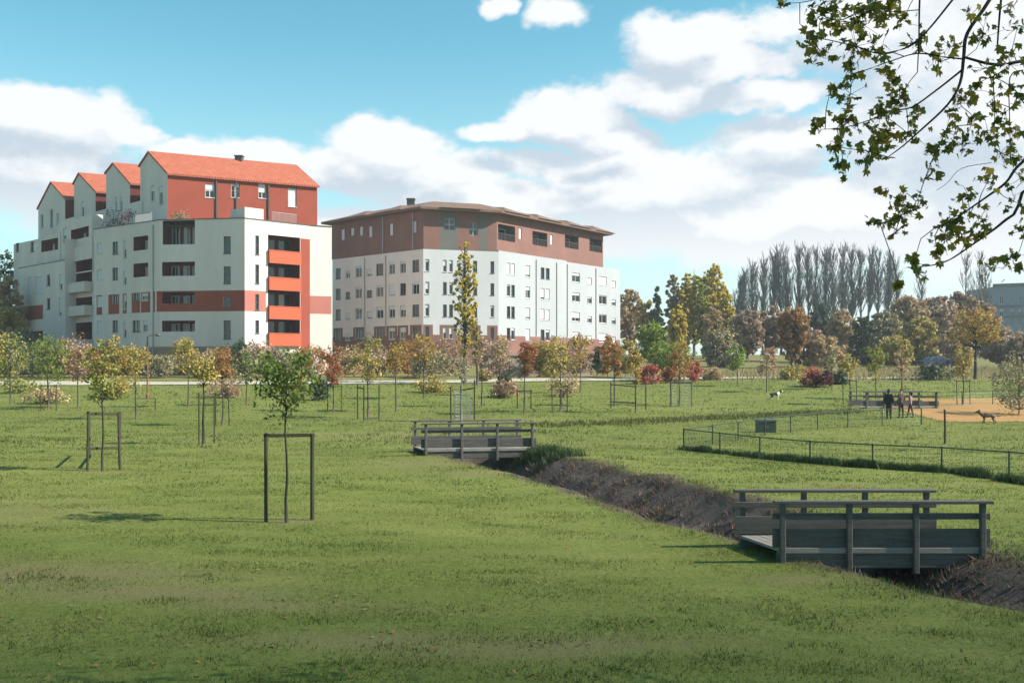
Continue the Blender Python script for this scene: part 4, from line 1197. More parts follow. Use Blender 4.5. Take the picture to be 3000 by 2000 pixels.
# ------------------------------------------------------------------ the wood on the right and the trees at the left edge
wood = [(1845, 846, 96, 168, 'brown', 'round', 'broad brown tree at the right end of the brick-topped block', 1500), (1890, 870, 60, 160, 'olive', 'round', 'olive tree between the brick-topped block and the dark spire', 900),
        (1925, 826, 74, 152, 'darkgreen', 'cone', 'dark green spire shaped conifer', 2600), (1985, 880, 64, 138, 'poplar', 'column', 'short amber poplar at the front left of the poplar clump', 700),
        (1972, 788, 56, 158, 'greyolive', 'column', 'greyish poplar at the left of the poplar clump', 900), (2008, 796, 60, 156, 'poplar', 'column', 'pale yellow poplar, second from the left in the poplar clump', 1000),
        (2034, 768, 62, 160, 'poplarlime', 'column', 'olive poplar in the middle of the poplar clump', 1000), (2062, 786, 60, 152, 'poplarlime', 'column', 'yellow-green poplar left of the tallest one', 1100),
        (2092, 758, 84, 156, 'poplar', 'column', 'tallest poplar, golden topped, in the poplar clump', 1700), (2128, 830, 54, 150, 'poplar', 'column', 'straw coloured poplar at the right end of the poplar clump', 800),
        (2085, 890, 70, 132, 'brown', 'round', 'dark brown tree before the tallest poplar', 900), (2110, 962, 110, 122, 'greyolive', 'dome', 'low grey-olive tree below the poplar clump', 1100),
        (2190, 905, 110, 140, 'purplebrown', 'round', 'purple-brown tree right of the poplar clump', 1700), (2262, 898, 110, 142, 'purplebrown', 'round', 'second purple-brown tree, below the left end of the bare row', 1700),
        (2322, 905, 116, 118, 'orange', 'vase', 'amber orange weeping tree below the bare row', 1700), (2405, 886, 80, 138, 'bluegreen', 'round', 'blue-green evergreen below the bare row', 1700),
        (2372, 960, 110, 122, 'pinkbrown', 'dome', 'low pink-brown tree right of the amber weeping tree', 900), (2470, 905, 110, 132, 'brown', 'round', 'brown tree right of the blue-green evergreen', 1700),
        (2530, 925, 90, 126, 'darkgreen', 'dome', 'low dark green tree in the brown wood', 1300), (2585, 908, 120, 134, 'greyolive', 'round', 'grey-olive tree below the right end of the bare row', 1600),
        (2660, 866, 150, 146, 'brown', 'round', 'big brown tree right of the bare row', 2400), (2740, 862, 140, 150, 'purplebrown', 'round', 'big purple-brown tree left of the golden crowned one', 2200),
        (2820, 856, 130, 152, 'purplebrown', 'round', 'big purple-brown tree behind the golden crowned one', 2200), (2690, 930, 140, 130, 'olive', 'dome', 'dark olive undergrowth tree above the parked car', 1500),
        (2800, 960, 110, 126, 'brown', 'dome', 'low brown tree right of the parked car', 1100), (2890, 880, 90, 150, 'pinkbrown', 'round', 'reddish brown tree left of the slate blue block', 1000),
        (2930, 960, 150, 116, 'purplebrown', 'round', 'purple-brown tree before the slate blue block', 1700), (3010, 975, 140, 112, 'purplebrown', 'round', 'purple-brown tree cut by the right edge', 1500),
        (2620, 985, 120, 122, 'olive', 'dome', 'low olive tree behind the third footbridge', 1000), (2420, 985, 120, 120, 'brown', 'dome', 'low brown tree above the purple bush', 1000)]
for px, yt, w, D, pal, shape, label, n in wood:
    yb = HZ + (CZ - gz((px - 1500) / F * D, D)) * F / D
    yc = yb - (yb - yt) * (.03 if shape in ('column', 'cone', 'dome') else .16)
    nm = {'column': ('poplar_tree', 'poplar'), 'cone': ('conifer_tree', 'conifer')}.get(shape, ('woodland_tree', 'tree'))
    grove_tree(px, yb, yt, yc, w, pal, label, int(n * (3.2 if shape == 'column' else 2.2)), .0030 * D, shape, D=D, name=nm[0], cat=nm[1], group='trees of the wood beyond the lawn', tr=.2)
grove_tree(2858, 1128, 902, 1000, 150, 'gold', 'tall golden crowned tree on a dark straight trunk', 1700, .2, 'dome', D=90, name='golden_tree', cat='tree', group=None, tr=.14, bark=BARK_DARK)
for px, yt, w, D, pal, label in ((12, 728, 120, 132, 'darkgreen', 'dark green tree at the left edge behind the low wing'), (-40, 780, 140, 124, 'brown', 'brown tree cut by the left edge'),
                                 (28, 800, 100, 120, 'brown', 'brown tree right of the one cut by the left edge'), (20, 900, 110, 112, 'olive', 'low olive tree at the left edge'), (60, 960, 90, 106, 'greyolive', 'low grey-olive tree below the lower left wing')):
    grove_tree(px, 0, yt, 1040, w, pal, label, 2600, .36, 'round', D=D, name='woodland_tree', cat='tree', group='trees at the left edge', tr=.2)


# bare trees: a row of tall grey trunks with upright twigs
def bare_tree(px, yt, D, spread, label, group, nb=70, r0=.22, seed=0):
    x = (px - 1500) / F * D; g = Vector((x, D, gz(x, D)))
    h = CZ - (yt - HZ) / F * D - g.z
    root = thing('bare_tree', label, 'bare tree', g, group=group)
    t = MB(); n = 9; pts = []; rad = []; lx, ly = rng.normal(0, .45), rng.normal(0, .45); spread *= rng.uniform(.95, 1.4); nb = int(nb * rng.uniform(.9, 1.35)); lo = rng.uniform(.22, .42)
    for i in range(n + 1):
        k = i / n; pts.append(Vector((lx * k * k + rng.normal(0, .09) * (i > 0), ly * k * k + rng.normal(0, .09) * (i > 0), h * k))); rad.append(r0 * (1 - k) ** .8 + .03)
    t.tube(pts, rad, 6)
    t.build('trunk', BARK_GREY, root, smooth=True)
    c = MB()
    for j in range(nb):
        z0 = h * rng.uniform(lo, .94); a = rng.uniform(0, 2 * np.pi); k = z0 / h
        ln = h * rng.uniform(.12, .25) * (1.15 - k * .75)
        d = Vector((math.cos(a) * spread, math.sin(a) * spread, 1.0))
        p = limb_path((lx * k * k, ly * k * k, z0), d, ln, 3, .10, .22)
        rr = .055 * (1.3 - k)
        c.tube(p, [rr * 1.5, rr * 1.2, rr * .9, rr * .5], 3, cap=False)
        for q in range(5):
            s0 = p[rng.integers(1, 4)]; a2 = a + rng.normal(0, 1.1)
            pp = limb_path(s0, (math.cos(a2) * spread * .9, math.sin(a2) * spread * .9, 1.1), ln * rng.uniform(.35, .7), 2, .14, .25)
            c.tube(pp, [.036, .03, .016], 3, cap=False)
    c.build('crown', BARK_GREY, root)
    return root


tops = [(2152, 812), (2178, 790), (2205, 770), (2236, 758), (2262, 746), (2288, 735), (2312, 742), (2338, 730), (2366, 738), (2392, 728), (2420, 736), (2446, 740), (2470, 731), (2496, 736), (2522, 742), (2548, 734), (2574, 742), (2602, 745), (2626, 762)]
order = ['leftmost', 'second', 'third', 'fourth', 'fifth', 'sixth', 'seventh', 'eighth', 'ninth', 'tenth', 'eleventh', 'twelfth', 'thirteenth', 'fourteenth', 'fifteenth', 'sixteenth', 'seventeenth', 'eighteenth', 'rightmost']
for i, (px, yt) in enumerate(tops):
    extra = 'leftmost and shortest' if i == 0 else ('rightmost' if i == len(tops) - 1 else f'{order[i]} from the left')
    bare_tree(px + rng.uniform(-4, 4), yt + rng.uniform(-5, 5), 172 + rng.uniform(-5, 5), .42, f'tall bare grey tree, {extra} of the bare row', 'row of tall bare trees', 92)
for px, yt, D, l in ((2828, 752, 165, 'faint thin bare tree above the golden crowned tree'), (2868, 742, 168, 'taller faint bare tree left of the slate blue block'), (2700, 815, 168, 'small faint bare tree right of the bare row'), (2890, 775, 160, 'faint bare tree touching the slate blue block')):
    bare_tree(px, yt, D, .5, l, 'faint bare trees on the right', 46, .17)

# ------------------------------------------------------------------ the big plane tree whose branches hang into the picture
D0 = 8.0
pt = thing('plane_tree', 'large plane tree, dark drooping branches with brownish green autumn leaves in the top right corner', 'tree', (6.7, 7.3, gz(6.7, 7.3)))
inv = Vector((-6.7, -7.3, -gz(6.7, 7.3)))
zoomp = lambda zx, zy: (2200 + zx / 1.845, zy / 1.845)


def bp(zx, zy, dd_=0.0):
    a, b = zoomp(zx, zy); return at(a, b, D0 + dd_ * .7) + inv


tb = MB()
tb.tube([Vector((0, 0, -.1)), Vector((.05, 0, 1.2)), Vector((.02, .1, 4)), Vector((-.2, .1, 7)), Vector((-.1, 0, 10)), Vector((.1, .1, 12.5))], [.36, .28, .24, .18, .1, .04], 12)
tb.build('trunk', BARK, pt, smooth=True)
limbs = [
    ([(1700, -700, .9), (1480, -350, .6), (1290, 0, .2), (1170, 180, .1), (1150, 310, 0), (1130, 450, -.1), (1060, 570, -.2), (900, 720, -.3), (820, 790, -.35), (740, 850, -.4)], .050, .006, (-.15, .05, 7.2)),
    ([(1150, 320, 0), (1050, 310, -.1), (900, 290, -.3), (760, 330, -.5), (620, 380, -.6), (540, 400, -.6)], .016, .004, None),
    ([(1140, 380, -.05), (1090, 420, .05), (1000, 490, .2), (870, 580, .3), (760, 600, .35), (640, 650, .4), (500, 690, .4), (380, 700, .4)], .020, .004, None),
    ([(1900, 300, .7), (1640, 310, .5), (1476, 330, .3), (1320, 350, .1), (1160, 312, 0)], .045, .018, (-.1, .05, 5.6)),
    ([(930, -260, -.4), (912, 0, -.4), (908, 200, -.4), (900, 390, -.4)], .020, .006, None),
    ([(1380, -240, .5), (1352, 0, .5), (1338, 160, .5), (1330, 290, .5)], .024, .010, None),
    ([(1250, -200, -.2), (1090, 0, -.3), (960, 160, -.4), (860, 250, -.4), (700, 290, -.5), (560, 250, -.5), (380, 210, -.5), (320, 220, -.5)], .022, .004, None),
    ([(1100, -100, .6), (760, -40, .6), (600, 60, .6), (480, 110, .6), (400, 90, .6)], .02, .004, None),
    ([(640, -200, .3), (420, -40, .3), (300, 10, .3), (165, 20, .3)], .014, .003, None),
    ([(1470, 380, .4), (1400, 420, .4), (1398, 640, .4), (1404, 860, .4)], .012, .005, None),
    ([(1330, 400, -.5), (1310, 430, -.5), (1318, 640, -.5), (1290, 740, -.5)], .012, .004, None),
    ([(1800, 640, .3), (1476, 868, 0), (1380, 985, -.1), (1280, 1060, -.2), (1180, 1130, -.2), (1080, 1200, -.2), (1010, 1220, -.2)], .026, .004, (-.2, 0, 4.3)),
    ([(1700, 1000, .5), (1420, 1160, .5), (1320, 1235, .5), (1200, 1320, .5), (1060, 1410, .5), (930, 1440, .5), (860, 1425, .5)], .014, .003, (-.1, 0, 3.7)),
    ([(1060, 700, -.1), (1000, 820, -.1), (960, 915, -.1), (925, 1010, -.1), (905, 1070, -.1), (840, 1150, -.1), (700, 1215, -.1)], .010, .003, None),
    ([(1300, 880, .2), (1140, 910, .2), (1060, 990, .2), (1000, 1030, .2)], .006, .003, None),
    ([(1476, 1280, -.3), (1440, 1380, -.3), (1400, 1395, -.3)], .006, .003, None),
    ([(1476, 560, .1), (1420, 480, .1), (1300, 420, 0), (1200, 480, 0), (1130, 560, 0), (1200, 640, 0), (1140, 780, 0)], .010, .004, None),
    ([(740, 850, -.4), (640, 820, -.4), (500, 800, -.4), (460, 790, -.4), (470, 880, -.4), (500, 950, -.4)], .008, .003, None),
]
BR = []
for pts_, r0, r1, start in limbs:
    P = [bp(*q) for q in pts_]; r0 *= .46; r1 *= .6
    if start: P = [Vector(start)] + P
    # smooth the path a little by subdividing
    Q = []
    for i in range(len(P) - 1):
        for k in range(4):
            t = k / 4; p0 = P[max(0, i - 1)]; p1 = P[i]; p2 = P[i + 1]; p3 = P[min(len(P) - 1, i + 2)]
            Q.append(.5 * ((2 * p1) + (p2 - p0) * t + (2 * p0 - 5 * p1 + 4 * p2 - p3) * t * t + (3 * p1 - p0 - 3 * p2 + p3) * t ** 3))
    Q.append(P[-1])
    if start: r0 = max(r0, .017)
    mb = MB(); m = len(Q); mb.tube(Q, [max(r1, r0 * (1 - i / (m - 1)) + r1 * i / (m - 1)) for i in range(m)], 6)
    mb.build('branch', BARK_DARK, pt, smooth=True)
    BR += Q
cl = [(160, 20, 26, 4), (400, 60, 66, 13), (580, 120, 84, 26), (720, 50, 60, 18), (640, 60, 50, 10), (330, 210, 46, 9), (360, 290, 56, 11), (570, 250, 66, 14), (700, 300, 60, 9), (540, 380, 42, 10), (430, 490, 32, 6), (540, 510, 56, 7),
      (500, 640, 56, 16), (360, 690, 34, 5), (760, 430, 46, 13), (800, 540, 52, 16), (700, 620, 76, 17), (720, 750, 56, 15), (640, 820, 76, 12), (460, 790, 46, 9), (470, 880, 46, 9), (500, 950, 16, 3), (850, 720, 46, 8), (900, 640, 46, 5),
      (1000, 310, 66, 9), (1080, 250, 46, 5), (1250, 200, 66, 11), (1130, 560, 56, 10), (1200, 640, 36, 5), (1060, 700, 46, 8), (1140, 780, 56, 10), (1000, 840, 66, 10), (950, 950, 36, 3), (720, 1040, 26, 4), (810, 1080, 46, 8), (900, 1110, 36, 5),
      (810, 1160, 56, 8), (690, 1210, 46, 8), (780, 1240, 36, 6), (1280, 370, 66, 9), (1400, 350, 76, 9), (1210, 490, 36, 5), (1290, 550, 46, 5), (1380, 600, 56, 5), (1430, 700, 56, 6), (1280, 720, 46, 5), (1350, 830, 56, 8), (1400, 860, 46, 6),
      (1280, 980, 46, 5), (1170, 1050, 56, 7), (1080, 1190, 56, 13), (1050, 1280, 56, 11), (1140, 1280, 56, 10), (1250, 1190, 56, 8), (1250, 1260, 28, 4), (1010, 1370, 36, 6), (880, 1420, 36, 6), (910, 1480, 36, 5), (800, 1540, 16, 3), (1300, 1450, 56, 7),
      (1400, 1390, 36, 5), (1430, 1450, 26, 3), (1420, 1090, 56, 5), (1460, 1250, 36, 4), (1390, 40, 46, 4), (1440, 150, 46, 4), (830, 100, 50, 6), (880, 230, 50, 6), (450, 110, 40, 6), (1190, 80, 40, 3), (1440, 520, 50, 5), (1460, 960, 40, 4)]
LV, LVAL, tw = [], [], MB()
BRn = np.array([tuple(q) for q in BR])


def plane_leaf(p, size, val):
    """a lobed plane leaf, a little folded, as five narrow faces fanned from its foot"""
    a = rng.normal(0, 1, 3) + np.array([0, 0, -.9]); a /= np.linalg.norm(a)
    b = np.cross(a, rng.normal(0, 1, 3)); b /= np.linalg.norm(b); c = np.cross(a, b)
    foot = p - a * size * .45
    for ang, ln in ((-1.25, .62), (-.62, .86), (0, 1.0), (.62, .86), (1.25, .62)):
        d = a * math.cos(ang) + b * math.sin(ang) + c * (.18 * abs(ang))
        e = -a * math.sin(ang) + b * math.cos(ang)
        m = foot + d * size * ln * .55
        LV.append((foot, m + e * size * .19, foot + d * size * ln, m - e * size * .19)); LVAL.append(val)


for zx, zy, zr, n in cl:
    c = np.array(bp(zx, zy, rng.normal(0, .25)))
    dist = np.linalg.norm(BRn - c, axis=1); k = int(np.argmin(dist + rng.uniform(0, .04, len(dist))))
    rm = zr / 1.845 / F * D0
    if dist[k] > .02:
        mid = (BRn[k] + c) / 2 + rng.normal(0, .03, 3)
        tw.tube([BRn[k], mid, c], [.004, .0035, .002], 4, cap=False)
    base = rng.uniform(.15, .85)
    for q in range(int(n * 2.1)):
        p = c + rng.normal(0, .70, 3) * rm
        plane_leaf(p, rng.uniform(.042, .078), np.clip(base + rng.normal(0, .2), 0, 1))
        if q % 2 == 0: tw.tube([c, (c + p) / 2 + rng.normal(0, .01, 3), p], [.0028, .002, .0015], 3, cap=False)
# the part of the crown outside the picture: a dozen limbs, twigs from each limb to its leaf clusters
LIMB = []
for k in range(13):
    a = 2 * math.pi * k / 13 * 2.4 + rng.normal(0, .2); z0 = 3.3 + .52 * k
    up = .25 + .09 * k
    P = limb_path((0, 0, z0), (math.cos(a), math.sin(a), up), 3.6 - .12 * k, 6, .10, .07)
    X = np.array([tuple(p) for p in P]) - np.array(inv)
    if np.any((1500 + X[:, 0] / X[:, 1] * F < 3100) & (HZ - (X[:, 2] - CZ) / X[:, 1] * F > -200)): continue
    mb = MB(); mb.tube(P, [.085, .07, .055, .042, .03, .02, .01], 7); mb.build('branch', BARK, pt, smooth=True)
    LIMB += P[1:]
for zz in np.linspace(7, 12.3, 9): LIMB.append(Vector((0, 0, zz)))
LB = np.array([tuple(p) for p in LIMB])
for k in range(170):
    while True:
        q = rng.uniform(-1, 1, 3)
        if .35 < np.linalg.norm(q) < 1: break
    c = np.array([6.6, 6.9, 8.2]) + q * np.array([3.6, 2.4, 3.4])
    X, Y, Z = c
    if Y < 3: continue
    px = 1500 + X / Y * F; py = HZ - (Z - CZ) / Y * F
    if px < 3150 and py > -260: continue
    c = c + np.array(inv)
    base = rng.uniform(.15, .85)
    for _ in range(14):
        p = c + rng.normal(0, .3, 3)
        plane_leaf(p, rng.uniform(.07, .12), np.clip(base + rng.normal(0, .2), 0, 1))
    j = int(np.argmin(np.linalg.norm(LB - c, axis=1) + rng.uniform(0, .5, len(LB))))
    tw.tube([LB[j], (LB[j] + c) / 2 + rng.normal(0, .08, 3), c], [.016, .01, .004], 4, cap=False)
np_mesh('crown', np.array(LV).reshape(-1, 3), 4, PAL['plane'], pt, LVAL)
tw.build('twigs', BARK_DARK, pt)
# ------------------------------------------------------------------ stake frames round the young trees
def stake_frame(label, posts, ytop, bars=(), r=.038, guard=None, group='stake frames of the young trees', loc=None):
    """posts: (px, y of the foot); bars: heights of the crossbars in metres; a post stands about 1.7 m high"""
    P = [G(x, y) for x, y in posts]
    c = sum(P, Vector()) / len(P); c.z = gz(c.x, c.y)
    root = thing('stake_frame', label, 'tree stake', c, group=group)
    tops = []
    for p, yt in zip(P, ytop):
        h = CZ - (yt - HZ) / F * p.y
        m = MB(); q = p - c; tl = Vector((rng.normal(0, .02), rng.normal(0, .02), 0))
        rr = r * rng.uniform(.9, 1.1)
        m.tube([q + Vector((0, 0, -.15)), q + Vector((0, 0, .3)) + tl * .3, Vector((q.x + tl.x, q.y + tl.y, h - c.z - .015)), Vector((q.x + tl.x, q.y + tl.y, h - c.z))], [rr, rr, rr * .95, rr * .7], 8)
        m.build('post', STAKE, root, smooth=False); tops.append((q + Vector((0, 0, p.z * 0)), tl, h - c.z))
    for (i, j, za, zb_) in bars:
        a, ta, ha = tops[i]; b, tb_, hb = tops[j]
        m = MB(); A = Vector((a.x + ta.x, a.y + ta.y, a.z + (ha - a.z) * za)); B = Vector((b.x + tb_.x, b.y + tb_.y, b.z + (hb - b.z) * zb_))
        d = (B - A).normalized() * .05
        m.beam(A - d, B + d, r * .9, r * 1.7); m.build('crossbar', STAKE, root)
    if guard:
        m = MB(); n = 18; hgt = guard[1]
        for k in range(n):
            a = 2 * math.pi * k / n; m.tube([(guard[0] * math.cos(a), guard[0] * math.sin(a), .0), (guard[0] * math.cos(a), guard[0] * math.sin(a), hgt)], [.008, .008], 3)
        for z in np.linspace(.05, hgt, 9): m.tube([(guard[0] * math.cos(2 * math.pi * k / n), guard[0] * math.sin(2 * math.pi * k / n), z) for k in range(n + 1)], [.008] * (n + 1), 3, cap=False)
        m.build('wire_guard', RAILING, root)
    return root


stake_frame('two tall dark stakes joined by one crossbar around the nearest green young tree', [(780, 1528), (915, 1522)], (1268, 1270), [(0, 1, .97, .985)], .042)
stake_frame('square dark stake frame with two levels of crossbars around the sparse yellow-green tree', [(256, 1380), (352, 1376), (350, 1340), (262, 1344)], (1204, 1206, 1204, 1206), [(0, 1, .96, .96), (0, 1, .38, .38), (1, 2, .95, .95), (1, 2, .6, .6), (3, 2, .95, .95)], .045)
stake_frame('pair of thin leaning stakes beside the dark bare stem of the olive crowned tree', [(583, 1302), (628, 1298)], (1150, 1152), [(0, 1, .95, .95)], .03)
stake_frame('three dark stakes with a low crossbar at the olive-yellow young tree', [(1048, 1226), (1066, 1232), (1110, 1228)], (1125, 1128, 1128), [(0, 1, .9, .9), (1, 2, .06, .06)], .04)
stake_frame('two stakes with a bar by the thin red lamp post', [(398, 1208), (455, 1200)], (1110, 1166), [(0, 1, .42, .95)], .04)
stake_frame('tall grey stakes and wire guard of the thin grey tree behind the far footbridge', [(1322, 1238), (1350, 1226), (1390, 1232)], (1132, 1130, 1112), [(0, 1, .9, .9), (1, 2, .86, .8)], .04, (.45, 1.5))
stake_frame('square three post stake frame around the thin yellow tree', [(1618, 1208), (1662, 1208), (1645, 1198)], (1128, 1128, 1124), [(0, 1, .95, .95), (1, 2, .95, .95)], .035)
stake_frame('wide stake frame with two crossbars at the narrow golden tree', [(1790, 1196), (1862, 1210), (1892, 1200)], (1118, 1124, 1120), [(0, 1, .9, .9), (0, 1, .25, .35), (1, 2, .9, .9)], .04)
stake_frame('stakes and tall grey wire guard of the orange and rust tree', [(1966, 1190), (2026, 1190)], (1118, 1118), [(0, 1, .95, .95)], .04, (.72, 1.6))
stake_frame('two thin stakes at the rust red young tree in front of the pale clearing', [(1516, 1196), (1556, 1196)], (1140, 1140), [(0, 1, .92, .92)], .035)
stake_frame('two thin stakes at the pale yellow tree left of the third footbridge', [(2470, 1184), (2510, 1186)], (1110, 1112), [(0, 1, .95, .95)], .03)
stake_frame('two thin stakes at the orange-brown tree behind the olive crowned one', [(632, 1246), (672, 1248)], (1150, 1150), [(0, 1, .95, .95)], .03)
stake_frame('two thin stakes at the clear yellow tree on the right', [(2804, 1186), (2842, 1186)], (1112, 1112), [(0, 1, .95, .95)], .03)
stake_frame('two thin stakes at the brick red young tree', [(960, 1206), (1000, 1208)], (1128, 1128), [(0, 1, .95, .95)], .03)
stake_frame('two thin stakes at the broad green young tree on the left', [(118, 1202), (165, 1204)], (1125, 1125), [(0, 1, .95, .95)], .03)


# ------------------------------------------------------------------ the wooden footbridges
def footbridge(label, corners, rail_h, nposts, fr_ext=0.0):
    """corners: front left, front right, back right, back left of the deck, ground points; three horizontal boards on each railing"""
    A, B, Cc, Dd = [Vector(c) for c in corners]
    zd = max(gz(A.x - .5, A.y), gz(B.x + .5, B.y), 0) + .0
    O = (A + B + Cc + Dd) / 4; O.z = 0
    root = thing('footbridge', label, 'footbridge', O, group='wooden footbridges over the ditch')
    lv = lambda p, z: Vector((p.x - O.x, p.y - O.y, z))
    dk = MB(); L_ = (B - A).length; n = max(6, int(L_ / .15))
    for k in range(n):
        t0, t1 = (k + .06) / n, (k + .94) / n
        a, b = A.lerp(B, t0), A.lerp(B, t1); c, d = Dd.lerp(Cc, t1), Dd.lerp(Cc, t0); z = zd + .02 + .006 * rng.random()
        vs = [lv(a, z), lv(b, z), lv(c, z), lv(d, z), lv(a, z + .045), lv(b, z + .045), lv(c, z + .045), lv(d, z + .045)]
        dk.add(vs, [(0, 3, 2, 1), (4, 5, 6, 7), (0, 1, 5, 4), (1, 2, 6, 5), (2, 3, 7, 6), (3, 0, 4, 7)])
    dk.build('deck', TIMBER_PALE, root)
    for s0, s1, sg_ in ((A, B, 1), (Dd, Cc, -1)):
        e = (s1 - s0).normalized(); n_ = Vector((e.y, -e.x, 0)) * sg_
        j = MB(); j.beam(lv(s0 + n_ * .01, zd - .12), lv(s1 + n_ * .01, zd - .12), .09, .26); j.build('side_beam', TIMBER, root)
        f = MB(); f.beam(lv(s0 + n_ * .07, zd + .045), lv(s1 + n_ * .07, zd + .045), .03, .09); f.build('deck_edge', TIMBER_PALE, root)
        for k in range(nposts):
            t = k / (nposts - 1); p = s0.lerp(s1, .02 + t * .96) + n_ * .095
            m = MB(); m.beam(lv(p, zd - .32), lv(p, zd + rail_h - .02), .09, .09, up=(e.x, e.y, 0)); m.build('post', TIMBER, root)
        for z, hh, w in ((rail_h, .05, .15), (rail_h * .715, .10, .035), (rail_h * .29, .31, .035)):
            m = MB(); off = n_ * (.10 if hh == .05 else .03)
            ext = e * .08
            m.beam(lv(s0 + off - ext, zd + z), lv(s1 + off + ext, zd + z), w, hh); m.build('rail', TIMBER, root)
    return root


a, b = G(2290, 1640), G(2868, 1640); a.y = b.y = (a.y + b.y) / 2
a = Vector((4.35, 16.35, 0)); b = Vector((7.75, 16.35, 0)); sh = Vector((-.32, 1.25, 0))
footbridge('nearest wooden footbridge, lower right, with open weathered three board railings', (a, b, b + sh, a + sh), .84, 4)
a = Vector((-3.1, 34.8, 0)); b = Vector((.78, 35.5, 0)); sh = Vector((-.5, 1.5, 0))
footbridge('second wooden footbridge, in the middle of the lawn, with dark weathered railings', (a, b, b + sh, a + sh), .98, 4)
a = Vector(G(2532, 1196)); b = Vector(G(2736, 1194)); a.z = b.z = 0; b.y = a.y + .4; sh = Vector((-.3, 1.7, 0))
DB = a.y
fb = footbridge('farthest wooden footbridge, with the small group of people in front of it', (a, b, b + sh, a + sh), 1.0, 5)


# ------------------------------------------------------------------ the low wire fences
def wire_mat():
    m, nt, bs, o = nodes('fence_wire'); bs.inputs['Base Color'].default_value = (.06, .09, .065, 1); bs.inputs['Metallic'].default_value = .3; bs.inputs['Roughness'].default_value = .5
    return m


WIRE = wire_mat()


def fence(label, line, heights, posts_px=None, step=1.9, wires=5, mesh=True):
    P = [Vector((x, y, gz(x, y))) for x, y in line]
    root = thing('wire_fence', label, 'fence', (P[0].x, P[0].y, P[0].z), group='low green wire fences')
    o = P[0]
    seg = [(P[i + 1] - P[i]).length for i in range(len(P) - 1)]; tot = sum(seg)

    def pos(t):
        for i, l in enumerate(seg):
            if t <= l or i == len(seg) - 1: break
            t -= l
        p = P[i].lerp(P[i + 1], min(1, t / l)); p.z = gz(p.x, p.y); return p
    n = int(tot / step) + 1
    hts = lambda t: heights[0] + (heights[1] - heights[0]) * t / tot
    pp = [pos(min(tot, k * step)) for k in range(n + 1)]
    for k, p in enumerate(pp):
        m = MB(); h = hts(min(tot, k * step)) + .03; q = p - o
        m.tube([q + Vector((0, 0, -.1)), q + Vector((0, 0, h)), q + Vector((0, 0, h + .02))], [.028, .028, .012], 8); m.build('post', GREENPAINT, root)
    m = MB(); m.tube([p - o + Vector((0, 0, hts(min(tot, k * step)))) for k, p in enumerate(pp)], [.022] * len(pp), 6); m.build('top_rail', GREENPAINT, root)
    if mesh:
        w = MB()
        for q in range(wires): w.tube([p - o + Vector((0, 0, hts(0) * (q + .3) / wires)) for p in pp], [.0035] * len(pp), 3, cap=False)
        t = 0
        while t < tot:
            p = pos(t) - o; w.tube([p, p + Vector((0, 0, hts(t) - .01))], [.003, .003], 3, cap=False); t += .13
        w.build('wire_mesh', WIRE, root)
    return root


fr = [G(x, y) for x, y in ((2003, 1314), (2295, 1351), (2560, 1368), (2797, 1380), (2980, 1396), (3120, 1412))]
FL = [(p.x, p.y) for p in fr]
fence('low green wire fence running along the dark unmown grass', FL, (.74, .68), step=2.05)
bk = [G(x, y) for x, y in ((2003, 1314), (2080, 1302), (2180, 1286), (2358, 1262), (2526, 1250), (2700, 1244))]
fence('low green wire fence forming the back of the enclosure', [(p.x, p.y) for p in bk], (.74, .86), step=2.6)
g = G(2768, 1300); root = thing('marker_post', 'single tall dark post standing alone inside the enclosure', 'post', g)
m = MB(); m.tube([(0, 0, -.2), (.01, 0, .7), (.0, .01, 1.33)], [.045, .043, .04], 8); m.build('shaft', STAKE, root)
m = MB(); m.lathe((0, .01, 1.335), [(.055, 0), (.055, .03), (0, .07)], 8); m.build('cap', STAKE, root)
bk = [G(x, y) for x, y in ((2740, 1192), (2850, 1186), (3060, 1180))]
fence('low green wire fence beyond the orange ground', [(p.x, p.y) for p in bk], (.9, .9), step=2.6)

# grey-green box standing inside the enclosure
g = G(2243, 1266); root = thing('utility_box', 'squat grey-green utility box inside the fenced enclosure', 'utility box', g)
m = MB(); m.box((-.42, -.25, 0), (.42, .25, .52)); m.build('cabinet', plain('box_paint', (.075, .09, .08), .6, .25, 3), root)
m = MB(); m.box((-.46, -.29, .523), (.46, .29, .58)); m.box((-.40, -.27, .583), (.40, .27, .60)); m.build('lid', plain('box_lid', (.10, .12, .105), .6, .25, 3), root)
for sx in (-1, 1):
    m = MB(); x0, x1 = (-.40, -.01) if sx < 0 else (.01, .40); m.box((x0, -.268, .05), (x1, -.2505, .49)); d = m.build('door', GREENPAINT, root)
    m = MB(); m.box((-.05 if sx < 0 else .03, -.29, .24), (-.03 if sx < 0 else .05, -.2685, .33)); m.build('handle', RAILING, d)

# thin red lamp post in front of the left block
g = G(432, 1166); D = g.y; hh = CZ - (985 - HZ) / F * D - g.z
root = thing('lamp_post', 'thin rust red lamp post in front of the white and red block', 'lamp post', g)
RUST = plain('rust_red_paint', (.22, .07, .04), .6, .25, 4)
m = MB(); m.lathe((0, 0, 0), [(.10, 0), (.10, .25), (.06, .35), (.055, hh - .4), (.04, hh)], 12); m.build('pole', RUST, root, smooth=False)
m = MB(); m.tube([(0, 0, hh - .05), (.25, -.05, hh + .08), (.6, -.1, hh + .1)], [.035, .03, .028], 8); m.build('arm', RUST, root)
m = MB(); m.lathe((.78, -.12, hh + .06), [(.0, .12), (.14, .10), (.2, .0), (.16, -.05), (0, -.05)], 14); m.build('lamp_head', TRIM, root)

# ------------------------------------------------------------------ people
SKIN = plain('skin', (.42, .25, .18), .6, .1, 8, bmp=0)
HAIR = plain('dark_hair', (.02, .015, .012), .7, .3, 20)
SHOE = plain('shoe_leather', (.02, .018, .016), .5, .2, 8)


def cloth(n, c): return plain(n, c, .9, .2, 6)


